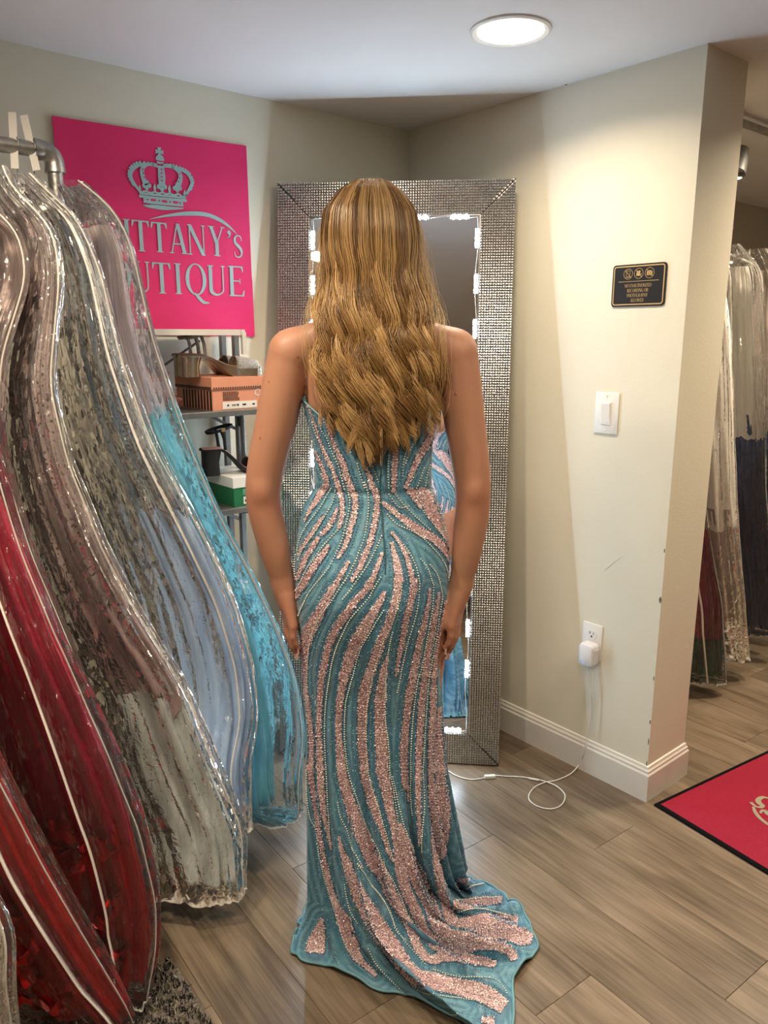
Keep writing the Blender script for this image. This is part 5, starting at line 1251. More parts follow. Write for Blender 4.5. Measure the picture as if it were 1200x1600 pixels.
def gown_in_bag(hangx, hangy, edge, hw, ht, beta, zbot, seed, label, glabel, cloths, hlabel, rack_z=RACK_Z, group='clear garment bags on the pipe rack', zips=(0,), gz=(1.67, None), bod=(1.18, .55), ruffles=None, tagcard=False, axis=(0, 1), pl=.010, npl=11, skirt_in=.82, cardz=None, back=.62):
    ztop = rack_z - .085; off = Vector((hangx, hangy, 0))
    e = empty('garment_bag', off); tag(e, label, 'garment bag', group)
    G = bag_grid(edge, hw, ht, beta, ztop, zbot, seed)
    add_grid(G, 'vinyl_shell', 'vinyl', e, off)
    # piping down the front edge and the back edge, over the shoulders
    nc = G.shape[1]
    MB().tube([Vector(G[i, 0]) - off for i in range(G.shape[0])], .0019, n=6).build('edge_piping', 'piping', e, smooth=True)
    for q in zips:
        j = int(q) % nc; P = []
        for i in range(4, G.shape[0]): jj = (j + 5.0 * noise.noise((i * .03, seed, q))) % nc; j0 = int(jj) % nc; f = jj - int(jj); p = G[i, j0] * (1 - f) + G[i, (j0 + 1) % nc] * f; P.append(Vector(p) - off)
        MB().tube(P, .0068, n=8, flat=.35, up=(1, -.6, 0)).build('zip', 'ziptape', e, smooth=True)
    mb = MB(); lo = [Vector(p) - off for p in G[-1]]; mb.tube(lo, .0018, n=5, closed=True); mb.build('bottom_piping', 'piping', e, smooth=True)
    if cardz:
        i = int(np.argmin(np.abs(G[:, 0, 2] - cardz))); p = Vector(G[i, 158]) - off; q = Vector(G[i, 138]) - off; r_ = Vector(G[min(i + 9, G.shape[0] - 1), 158]) - off; s_ = Vector(G[min(i + 9, G.shape[0] - 1), 138]) - off
        o = Vector((.004, -.004, 0)); MB().grid([[p + o, q + o], [r_ + o, s_ + o]]).build('label_pocket', 'card', e)
    # the gown
    g = empty('hanging_gown', off); tag(g, glabel, 'gown', 'gowns inside the garment bags')
    zb = zbot + .035
    hw2 = [(z, h * f) for z, h, f in ((zz, np.interp(zz, [q[0] for q in hw], [q[1] for q in hw]), ff) for zz, ff in ((zb, skirt_in), (bod[0] - .15, skirt_in), (bod[0], bod[1]), (1.50, bod[1] * .95), (1.66, .45), (1.75, .2)))]
    ht2 = [(z, h * f) for z, h, f in ((zz, np.interp(zz, [q[0] for q in ht], [q[1] for q in ht]), ff) for zz, ff in ((zb, .68), (bod[0] - .15, .66), (bod[0], .62), (1.42, .55), (1.75, .4)))]
    # keep the gown centred in the bag
    zz = np.linspace(zb, gz[0], 30); bx, by = interp_edge(edge, zz); Hb = np.interp(zz, [q[0] for q in hw], [q[1] for q in hw]); H2 = np.interp(zz, [q[0] for q in hw2], [q[1] for q in hw2]); bt = np.radians(np.interp(zz, [b[0] for b in beta], [b[1] for b in beta]))
    ed2 = [(bx[i] - math.sin(bt[i]) * (Hb[i] - H2[i]) * back, by[i] + math.cos(bt[i]) * (Hb[i] - H2[i]) * back, zz[i]) for i in range(30)]
    cuts = [gz[0]] + [c[0] for c in cloths[1:]] + [zb]
    for k, (zc, m, part) in enumerate(cloths):
        z0 = gz[0] if k == 0 else cloths[k][0]; z1 = cloths[k + 1][0] if k + 1 < len(cloths) else zb
        last = k + 1 == len(cloths)
        Gk = bag_grid(ed2, hw2, ht2, beta, z0 + (.07 if k else 0), z1 - (.02 if not last else 0), seed + 1, scale=1.0 - .02 * k, jit=.012 if last else (.03 if hangx > 2 else .08), fold=.009, fine=.004, nr=44, nc=110, pleat=pl, npl=npl)
        add_grid(Gk, part, m, g, off, cap_bot=(k + 1 == len(cloths)))
    if ruffles:
        rs = random.Random(seed * 13 + 1); m, zlo, zhi, cnt = ruffles
        for r_ in range(cnt):
            zc = rs.uniform(zlo, zhi); i = int(np.argmin(np.abs(G[:, 0, 2] - zc))); t0 = rs.uniform(0, 1) * nc; P = []; n = 26
            jc = int(t0 * .36 + nc * .62) % nc
            base = Vector(G[i, jc]) * .62 + Vector(np.mean(G[i], axis=0)) * .38 - off
            sx = rs.uniform(.030, .048); rot = Matrix.Rotation(rs.uniform(-1, 1), 3, 'Y') @ Matrix.Rotation(rs.uniform(0, 6), 3, 'Z'); rows = []
            for a in range(n + 1):
                t = a / n * 2 * PI * 1.15; rr = sx * (.55 + .45 * a / n) * (1 + .18 * math.sin(5 * t + r_)); hh = sx * .75
                rows.append([base + rot @ Vector((rr * math.cos(t) * (1 + .35 * v), rr * math.sin(t) * (1 + .35 * v) * .8, hh * (v - .5) + .008 * math.sin(4 * t))) for v in (0, .33, .66, 1)])
            MB().grid(rows).build('ruffle', m, g, smooth=True)
    # hanger
    h = empty('hanger', (hangx, hangy, rack_z)); tag(h, hlabel, 'hanger', 'hangers on the pipe racks')
    ax = Vector((axis[0], axis[1], 0)); sd = Vector((-axis[1], axis[0], 0)); hk = []
    for a in np.linspace(-.35 * PI, 1.05 * PI, 18): hk.append(ax * (.0205 * math.cos(a)) + Vector((0, 0, .0205 * math.sin(a))))
    hk = hk[::-1]; hk = hk + [Vector((0, 0, -.045)) + ax * .004, Vector((0, 0, -.085))]
    MB().tube([Vector(p) for p in catmull([tuple(p) for p in hk], 60)], .0019, n=6).build('hook', 'steel', h, smooth=True)
    pts = [ax * (s_ * .155) + Vector((0, 0, -.150)) for s_ in (-1,)] + [ax * -.08 + Vector((0, 0, -.115)), Vector((0, 0, -.088)), ax * .08 + Vector((0, 0, -.115)), ax * .155 + Vector((0, 0, -.150))]
    MB().tube([Vector(p) for p in catmull([tuple(p) for p in pts], 30)], .0055, n=8).build('shoulder_bar', 'white', h, smooth=True)
    if tagcard:
        MB().box(sd * .006 + ax * -.008 + Vector((0, 0, .010)), (.017, .0014, .115), rot=Matrix.Rotation(-AL + .05, 3, 'Z') @ Matrix.Rotation(-.15 + .1 * (seed % 3), 3, 'Y')).build('size_tag', 'card', h)
    return e

# pipe rack along the left wall
def pipe_rack():
    e = empty('pipe_rack', (.655, RACK_Y, 0)); tag(e, 'galvanised pipe clothes rack along the banner wall', 'rack'); o = Vector(e.location)
    MB().tube([Vector((-1.6, RACK_Y, RACK_Z)) - o, Vector((.640, RACK_Y, RACK_Z)) - o], .0168, n=20).build('rail', 'steel', e, smooth=True, auto=60)
    MB().tube([Vector((.655, RACK_Y, RACK_Z - .03)) - o, Vector((.655, RACK_Y, .02)) - o], .0168, n=20).build('upright', 'steel', e, smooth=True, auto=60)
    MB().tube([Vector((-1.6, RACK_Y, RACK_Z)) - o, Vector((-1.6, RACK_Y, .02)) - o], .0168, n=20).build('upright', 'steel', e, smooth=True, auto=60)
    pts = [(.612, RACK_Y, RACK_Z), (.628, RACK_Y, RACK_Z)] + [(.630 + .026 * math.sin(a), RACK_Y, RACK_Z - .026 + .026 * math.cos(a)) for a in np.linspace(0, PI / 2, 8)] + [(.656, RACK_Y, RACK_Z - .045)]
    rr = [.0235, .0225] + [.0215] * 8 + [.0235]
    MB().tube([Vector(p) - o for p in pts], rr, n=20, up=(0, 1, 0)).build('elbow', 'steel', e, smooth=True, auto=50)
    for x in (.655, -1.6): MB().lathe([(.045, 0), (.045, .008), (.024, .012), (.022, .035), (.017, .036)], c=Vector((x, RACK_Y, 0)) - o, n=24).build('floor_flange', 'steel', e, smooth=True, auto=40)
pipe_rack()

M['aqua'] = cloth('aqua_tulle', (.30, .80, .86), (.13, .52, .60)); M['blue'] = cloth('blue_tulle', (.52, .70, .95), (.30, .45, .72))
M['multi'] = cloth('multi_sequin', (.55, .56, .56), (.02, .11, .22), glitter=.35); M['taupe'] = cloth('taupe_sequin', (.42, .33, .31), (.14, .11, .11), glitter=.25)
M['silver'] = cloth('silver_satin', (.74, .80, .78), (.40, .43, .43), rough=.3, satin=True); M['blush'] = cloth('blush_tulle', (.88, .72, .68), (.66, .50, .47))
M['crimson'] = cloth('crimson_tulle', (.80, .012, .095), (.55, .008, .06)); M['red'] = cloth('red_tulle', (.92, .012, .012), (.66, .006, .008)); M['gold_lame'] = cloth('gold_lame', (.55, .47, .36), (.3, .25, .18), glitter=.3)
M['mauve'] = cloth('mauve_satin', (.44, .31, .31), (.24, .16, .165), rough=.35, satin=True)

def E(px, Ys): return [tuple(onY(x, y, Y)) for (x, y), Y in zip(px, Ys)]
lin = lambda a, b, n: list(np.linspace(a, b, n))
eA = E([(125, 278), (180, 315), (215, 375), (258, 540), (310, 690), (352, 800), (402, 900), (445, 990), (474, 1080), (482, 1160), (474, 1225)], lin(1.78, 1.605, 11))
gown_in_bag(.640 - .03, RACK_Y, eA, [(.05, .17), (.4, .20), (1.0, .17), (1.45, .15), (1.68, .12), (1.745, .045)], [(.05, .05), (.2, .08), (.45, .085), (1.0, .055), (1.4, .04), (1.745, .02)], [(0, 42), (.8, 30), (1.3, 12), (1.7, 0)], .11, 3,
            'clear garment bag at the elbow end of the rack holding an aqua gown', 'aqua tulle gown at the elbow end of the pipe rack',
            [(1.45, M['blush'], 'bodice'), (1.22, M['aqua'], 'skirt')], 'white hanger at the elbow end of the rack', zips=(20,), tagcard=True, skirt_in=.62, bod=(1.18, .42), back=1.35)
eB = E([(60, 283), (130, 330), (170, 420), (205, 560), (255, 700), (320, 830), (370, 940), (400, 1040), (410, 1120), (395, 1190)], lin(1.76, 1.60, 10))
gown_in_bag(.575, RACK_Y, eB, [(.05, .16), (.4, .19), (1.0, .17), (1.5, .16), (1.68, .12), (1.745, .045)], [(.05, .05), (.2, .065), (.45, .065), (1.0, .045), (1.4, .032), (1.745, .02)], [(0, 42), (.8, 30), (1.3, 12), (1.7, 0)], .15, 5,
            'clear garment bag with a blue gown beside the aqua one', 'dusty blue tulle gown with a navy and silver sequin bodice',
            [(1.52, M['multi'], 'bodice'), (1.02, M['blue'], 'skirt')], 'white hanger holding the blue gown', zips=(160,), tagcard=True, bod=(1.15, .7), npl=13)
eC = E([(20, 290), (95, 345), (112, 430), (100, 600), (125, 720), (170, 850), (225, 960), (300, 1080), (348, 1200), (388, 1300), (386, 1372)], [1.72, 1.68, 1.66, 1.64, 1.62, 1.60, 1.58, 1.56, 1.53, 1.50, 1.48])
gown_in_bag(.525, RACK_Y, eC, [(.05, .16), (.25, .19), (.4, .20), (1.0, .18), (1.5, .17), (1.68, .13), (1.745, .05)], [(.05, .05), (.2, .08), (.45, .08), (1.0, .05), (1.4, .035), (1.745, .02)], [(0, 42), (.8, 30), (1.3, 10), (1.7, 0)], .075, 8,
            'clear garment bag with a silver grey gown reaching nearest the wooden floor', 'taupe sequin gown with a crumpled silver satin skirt',
            [(1.56, M['taupe'], 'bodice'), (.85, M['mauve'], 'skirt'), (.62, M['silver'], 'underskirt')], 'white hanger holding the silver grey gown', zips=(), tagcard=True, npl=9, pl=.012)
eW = E([(-40, 300), (40, 345), (60, 430), (20, 560), (15, 700), (60, 860), (110, 990), (150, 1090), (185, 1180), (205, 1260)], lin(1.70, 1.52, 10))
gown_in_bag(.465, RACK_Y, eW, [(.05, .13), (.4, .17), (1.0, .17), (1.5, .17), (1.68, .13), (1.745, .05)], [(.05, .03), (.2, .04), (.45, .042), (1.0, .036), (1.4, .030), (1.745, .02)], [(0, 40), (.8, 30), (1.3, 10), (1.7, 0)], .16, 11,
            'clear garment bag with a blush and mauve gown between the silver and red ones', 'blush tulle gown over a mauve skirt',
            [(1.58, M['blush'], 'bodice'), (1.30, M['mauve'], 'skirt')], 'white hanger holding the blush gown', zips=(), npl=12, cardz=1.47)
eD = E([(-70, 310), (-40, 420), (-20, 560), (5, 690), (50, 860), (100, 990), (140, 1080), (180, 1170), (230, 1300), (255, 1420), (252, 1500), (235, 1560)], [1.70, 1.66, 1.62, 1.60, 1.55, 1.50, 1.48, 1.45, 1.42, 1.40, 1.38, 1.36])
gown_in_bag(.40, RACK_Y, eD, [(.03, .10), (.08, .15), (.2, .18), (.4, .19), (1.0, .18), (1.5, .17), (1.68, .13), (1.745, .05)], [(.03, .03), (.08, .06), (.2, .09), (.45, .085), (1.0, .05), (1.4, .032), (1.745, .02)], [(0, 38), (.8, 26), (1.3, 8), (1.7, 0)], .05, 14,
            'clear garment bag with a crimson gown and bunched red ruffles', 'crimson tulle gown bunched into red ruffles at the hem',
            [(1.58, M['blush'], 'bodice'), (1.30, M['crimson'], 'skirt'), (.42, M['red'], 'hem_tulle')], 'white hanger holding the crimson gown', zips=(150,), ruffles=(M['red'], .12, .48, 15), pl=.012)
eE = E([(-180, 330), (-160, 480), (-140, 640), (-120, 800), (-80, 950), (-45, 1080), (10, 1210), (80, 1350), (130, 1440), (175, 1520), (215, 1590)], [1.64, 1.60, 1.56, 1.52, 1.47, 1.43, 1.40, 1.36, 1.33, 1.31, 1.29])
gown_in_bag(.29, RACK_Y, eE, [(.05, .13), (.2, .19), (.4, .20), (1.0, .20), (1.5, .18), (1.68, .13), (1.745, .05)], [(.03, .03), (.2, .065), (.45, .07), (1.0, .045), (1.4, .032), (1.745, .02)], [(0, 36), (.8, 22), (1.3, 6), (1.7, 0)], .06, 17,
            'clear garment bag with a long white zip over a bright red gown', 'bright red tulle gown in the foremost garment bag',
            [(1.58, M['red'], 'bodice'), (1.10, M['red'], 'skirt')], 'white hanger holding the bright red gown', zips=(160,), ruffles=(M['red'], .12, .40, 10), pl=.012)

eF = E([(-300, 345), (-270, 520), (-240, 700), (-200, 900), (-150, 1080), (-95, 1220), (-40, 1340), (10, 1430), (28, 1470), (20, 1530)], [1.58, 1.54, 1.50, 1.45, 1.40, 1.35, 1.31, 1.28, 1.26, 1.25])
gown_in_bag(.19, RACK_Y, eF, [(.05, .15), (.2, .19), (.4, .20), (1.0, .20), (1.5, .18), (1.68, .13), (1.745, .05)], [(.03, .03), (.2, .05), (.45, .055), (1.0, .04), (1.4, .03), (1.745, .02)], [(0, 34), (.8, 22), (1.3, 6), (1.7, 0)], .17, 19,
            'clear garment bag with a pale gold gown next to the bright red one', 'pale gold lame gown in a bag next to the bright red one',
            [(1.58, M['gold_lame'], 'bodice'), (1.10, M['gold_lame'], 'skirt')], 'white hanger holding the pale gold gown', zips=(), pl=.012)

# alcove rack beyond the wall's end
def alcove():
    e = empty('alcove_rack', (2.9, 1.60, 0)); tag(e, 'galvanised pipe rack in the alcove behind the wall', 'rack'); o = Vector(e.location)
    MB().tube([Vector((2.27, 1.60, RACK_Z)) - o, Vector((3.16, 1.60, RACK_Z)) - o], .0168, n=16).build('rail', 'steel', e, smooth=True)
    for x in (2.34, 3.15):
        MB().tube([Vector((x, 1.60, RACK_Z)) - o, Vector((x, WY - .052, RACK_Z)) - o], .0168, n=16).build('wall_arm', 'steel', e, smooth=True)
        MB().lathe([(.042, 0), (.042, .008), (.022, .012), (.020, .03)], c=Vector((x, WY - .051, RACK_Z)) - o, n=20, rot=Matrix.Rotation(PI / 2, 3, 'X')).build('wall_flange', 'steel', e, smooth=True, auto=40)
    M['white_tulle'] = cloth('white_tulle', (.90, .87, .80), (.80, .74, .66)); M['royal'] = cloth('royal_blue', (.015, .06, .22), (.006, .02, .09)); M['magenta'] = cloth('magenta_satin', (.42, .015, .09), (.2, .006, .05), satin=True, rough=.35)
    M['green'] = cloth('teal_green_sequin', (.01, .20, .16), (.004, .05, .045), glitter=.25); M['ash'] = cloth('ash_tulle', (.45, .38, .33), (.28, .23, .2))
    hw = [(.05, .15), (.4, .16), (1.0, .15), (1.5, .16), (1.68, .12), (1.745, .05)]; ht = [(.05, .05), (.3, .085), (1.0, .06), (1.4, .035), (1.745, .02)]; bt = [(0, 25), (1.0, 15), (1.7, 8)]
    gr = 'clear garment bags on the alcove rack'
    gown_in_bag(2.50, 1.60, [(2.50, 1.42, 1.745), (2.55, 1.36, 1.66), (2.60, 1.34, 1.3), (2.70, 1.33, .8), (2.86, 1.31, .4), (2.92, 1.31, .06)], hw, ht, bt, .06, 21, 'clear garment bag with a magenta and green gown in the alcove', 'magenta satin gown with a green sequin hem in the alcove',
                [(1.5, M['ash'], 'bodice'), (.75, M['magenta'], 'skirt'), (.28, M['green'], 'hem_band')], 'hanger of the magenta gown in the alcove', group=gr, zips=(148,))
    gown_in_bag(2.68, 1.60, [(2.66, 1.42, 1.745), (2.73, 1.36, 1.66), (2.80, 1.34, 1.3), (2.92, 1.33, .8), (3.05, 1.31, .4), (3.14, 1.31, .10)], hw, ht, bt, .10, 25, 'clear garment bag with a white gown in the alcove', 'white tulle gown hanging in the alcove',
                [(1.60, M['white_tulle'], 'bodice'), (.70, M['ash'], 'skirt')], 'hanger of the white gown in the alcove', group=gr, zips=(), bod=(1.18, .9))
    gown_in_bag(2.90, 1.60, [(2.90, 1.42, 1.745), (2.97, 1.36, 1.66), (3.06, 1.34, 1.3), (3.18, 1.33, .8), (3.32, 1.31, .4), (3.40, 1.31, .14)], hw, ht, bt, .14, 28, 'clear garment bag with a royal blue gown in the alcove', 'royal blue gown with a white bodice in the alcove',
                [(1.60, M['white_tulle'], 'bodice'), (1.05, M['royal'], 'skirt')], 'hanger of the royal blue gown in the alcove', group=gr, zips=())
    gown_in_bag(3.10, 1.60, [(3.12, 1.42, 1.745), (3.20, 1.36, 1.66), (3.30, 1.34, 1.3), (3.44, 1.33, .8), (3.58, 1.31, .4), (3.64, 1.31, .14)], hw, ht, bt, .14, 31, 'clear garment bag with an ash grey gown in the alcove', 'ash grey tulle gown at the end of the alcove rack',
                [(1.60, M['ash'], 'bodice'), (1.05, M['royal'], 'skirt')], 'hanger of the ash grey gown in the alcove', group=gr, zips=())
    # ceiling rail and a spot head
    a = onZ(1160, 199, 2.10); b = onZ(1200, 213, 2.10); y = a.y; t = empty('ceiling_track', (3.3, y, CH)); tag(t, 'slim metal ceiling track in the alcove', 'track')
    MB().box((0, 0, -.030), (2.0, .022, .018), bev=.002).build('rail', 'steel', t)
    for x in (-.8, .8): MB().box((x, 0, -.011), (.03, .02, .022)).build('bracket', 'steel', t)
    p = onF(1150, 262, 2.75); h = empty('spot_lamp', (p.x, p.y, p.z)); tag(h, 'small grey spot lamp head hanging below the alcove ceiling', 'lamp')
    rot = Matrix.Rotation(math.radians(150), 3, 'X') @ Matrix.Rotation(.5, 3, 'Y')
    MB().lathe([(.012, .07), (.022, .068), (.03, .03), (.036, -.02), (.033, -.022), (.028, .0)], n=24, rot=Matrix.Rotation(.45, 3, 'Y')).build('lamp_head', 'darksteel', h, smooth=True, auto=40)
    MB().tube([(0, 0, .07), (.0, 0, CH - p.z)], .006, n=10).build('stem', 'darksteel', h)
    l = bpy.data.lights.new('spot_bulb', 'SPOT'); l.energy = 30; l.color = WARM; l.spot_size = 1.5; l.spot_blend = .6; l.shadow_soft_size = .025; lo = bpy.data.objects.new('spot_bulb', l); link(lo, h); lo.location = (.01, 0, -.03)
    lo.rotation_euler = (Vector((2.78, 1.37, 1.45)) - p).to_track_quat('-Z', 'Y').to_euler()
alcove()
# a free-standing rail behind the viewer, seen only in the mirror
def rear_rail():
    e = empty('clothes_rail', (-1.2, -1.15, 0)); tag(e, 'free-standing clothes rail with a navy gown reflected in the mirror', 'rack'); o = Vector(e.location)
    MB().tube([Vector((-1.75, -1.15, RACK_Z)) - o, Vector((-.75, -1.15, RACK_Z)) - o], .0168, n=14).build('rail', 'steel', e, smooth=True)
    for x in (-1.75, -.75):
        MB().tube([Vector((x, -1.15, RACK_Z)) - o, Vector((x, -1.15, .0)) - o], .0168, n=14).build('upright', 'steel', e, smooth=True)
        MB().box(Vector((x, -1.15, .012)) - o, (.04, .5, .024), bev=.004).build('foot', 'steel', e)
    hw = [(.05, .20), (.4, .21), (1.0, .16), (1.5, .16), (1.68, .12), (1.745, .05)]; ht = [(.05, .10), (.3, .13), (1.0, .07), (1.4, .035), (1.745, .02)]; bt = [(0, 0), (1.7, 0)]
    M['tan_tulle'] = cloth('tan_tulle', (.52, .34, .17), (.34, .20, .09))
    gr = 'clear garment bags on the rear rail'
    for x, m, nm in ((-1.05, M['royal'], 'navy'), (-1.40, M['tan_tulle'], 'tan')):
        gown_in_bag(x, -1.15, [(x + .02, -1.21, 1.745), (x + .04, -1.32, 1.6), (x + .06, -1.33, 1.0), (x + .13, -1.36, .3), (x + .12, -1.35, .06)], hw, ht, bt, .06, 41 if nm == 'navy' else 47, 'clear garment bag with a %s gown on the free-standing rail' % nm, '%s tulle gown on the free-standing rail' % nm,
                    [(1.5, m, 'bodice'), (1.1, m, 'skirt')], 'hanger of the %s gown on the free-standing rail' % nm, group=gr, zips=())
rear_rail()
# ================================================================== folding shelf unit with shoes and boxes
SX0, SX1, SY0, SY1 = .74, 1.235, 1.985, 2.245
def shelf_unit():
    e = empty('shelf_unit', (SX1, SY1, 0)); tag(e, 'grey folding metal shelf unit against the banner wall', 'shelf'); o = Vector(e.location)
    M['shelfmetal'] = mat('shelf_metal', (.20, .20, .19), .45, metal=.5, var=.12); M['shelfwhite'] = mat('shelf_white_edge', (.74, .70, .62), .5, var=.03)
    for z in (1.213, .925, .545, .20): MB().box(Vector(((SX0 + SX1) / 2, (SY0 + SY1) / 2, z - .009)) - o, (SX1 - SX0, SY1 - SY0, .018), bev=.003).build('shelf_board', 'shelfmetal', e)
    # white rimmed top tray
    xt = onY(383, 520, SY0).x; mb = MB(); mb.box(Vector(((SX0 + xt) / 2, SY0 + .008, 1.430)) - o, (xt - SX0, .014, .016)); mb.box(Vector((xt - .007, (SY0 + SY1) / 2, 1.430)) - o, (.014, SY1 - SY0, .016))
    mb.box(Vector((xt - .004, SY0 + .004, 1.40)) - o, (.012, .012, .062)); mb.build('top_rim', 'shelfwhite', e)
    MB().box(Vector(((SX0 + xt) / 2, (SY0 + SY1) / 2, 1.428)) - o, (xt - SX0 - .02, SY1 - SY0 - .02, .008)).build('top_board', 'shelfmetal', e)
    for x, y in ((SX1 - .010, SY0 + .17), (SX1 - .010, SY1 - .01), (SX0 + .01, SY0 + .17), (SX0 + .01, SY1 - .01)):
        MB().box(Vector((x, y, .715)) - o, (.018, .018, 1.43), bev=.002).build('post', 'shelfmetal', e)
    for z in (1.16, .88): MB().box(Vector((SX1 - .010, SY0 + .155, z)) - o, (.02, .016, .03), bev=.003).build('joint_clamp', 'black', e)
    MB().tube([Vector((SX1 - .02, SY0 + .13, 1.205)) - o, Vector((SX1 + .0, SY0 + .16, .95)) - o], .008, n=8).build('fold_leg', 'shelfmetal', e)
    MB().tube([Vector((SX1 - .14, SY0 + .17, 1.20)) - o, Vector((SX1 - .01, SY0 + .17, 1.13)) - o], .005, n=8).build('brace', 'shelfmetal', e)
    MB().tube([Vector((xt - .14, SY1 - .02, 1.335)) - o, Vector((xt - .02, SY1 - .02, 1.405)) - o], .004, n=8).build('brace', 'shelfmetal', e)
    MB().tube([Vector((SX1 - .14, SY0 + .17, .905)) - o, Vector((SX1 - .01, SY0 + .17, .84)) - o], .005, n=8).build('brace', 'shelfmetal', e)
shelf_unit()
# peach shoe box with striped side
def peach_box():
    a = onY(332, 620, SY0 + .008); b = onY(414, 620, SY0 + .008); W = .165; H = .093; L = .225; z0 = 1.213
    e = empty('shoe_box', (a.x + W / 2, SY0 + .008 + L / 2, z0)); tag(e, 'peach shoe box with black striped sides under the glitter sandals', 'box')
    M['peach'] = mat('peach_card', (.78, .33, .20), .55, var=.03); M['stripe'] = mat('black_print', (.03, .022, .02), .5); M['lidtrim'] = mat('lid_lace_print', (.10, .055, .04), .5)
    MB().box((0, 0, (H - .03) / 2), (W, L, H - .03)).build('carton', 'peach', e)
    MB().box((0, 0, H - .018), (W + .006, L + .006, .036), bev=.001).build('lid', 'peach', e)
    for k in range(10): MB().box((-W / 2 - .0006, -L / 2 + .010 + k * .0185, (H - .038) / 2), (.0012, .0095, H - .04)).build('stripe', 'stripe', e)
    MB().box((-W / 2 - .0036, 0, H - .031), (.0012, L, .009)).build('lace_print', 'lidtrim', e)
    mb = MB()
    for k in range(22): put_flat(mb, disc(-W / 2 + .004 + k * .0075, H - .030, .0028, n=8), lambda u, v: Vector((u, -L / 2 - .0036, v)))
    put_flat(mb, rect(-W / 2 - .002, H - .0345, W / 2 + .002, H - .033), lambda u, v: Vector((u, -L / 2 - .0036, v))); mb.build('lace_edge', 'lidtrim', e)['kind'] = 'stuff'
    MB().box((.004, -L / 2 - .0006, .013), (.112, .0012, .020)).build('label_sticker', 'card' if 'card' in M else 'white', e)
    mb = MB()
    for r_ in range(7):
        x = -.05
        while x < -.002: w_ = rnd.uniform(.003, .007); put_flat(mb, rect(x, .049 - r_ * .0037, x + w_, .0512 - r_ * .0037), lambda u, v: Vector((u, -L / 2 - .0007, v))); x += w_ + .0012
    for x, w_ in ((-.038, .006), (-.022, .003), (-.017, .004), (-.011, .003), (.012, .012), (.045, .008)): put_flat(mb, rect(x, .0105, x + w_, .0155), lambda u, v: Vector((u, -L / 2 - .0014, v)))
    put_flat(mb, disc(-.003, .013, .0032), lambda u, v: Vector((u, -L / 2 - .0014, v)))
    mb.build('small_print', 'stripe', e)['kind'] = 'stuff'
    mb = MB(); put_flat(mb, ring(.065, .046, .0105, .0105, .0028, .0028), lambda u, v: Vector((u, -L / 2 - .0007, v))); mb.build('finger_hole_ring', 'white', e)
    return e, z0 + H
pb, PTOP = peach_box()
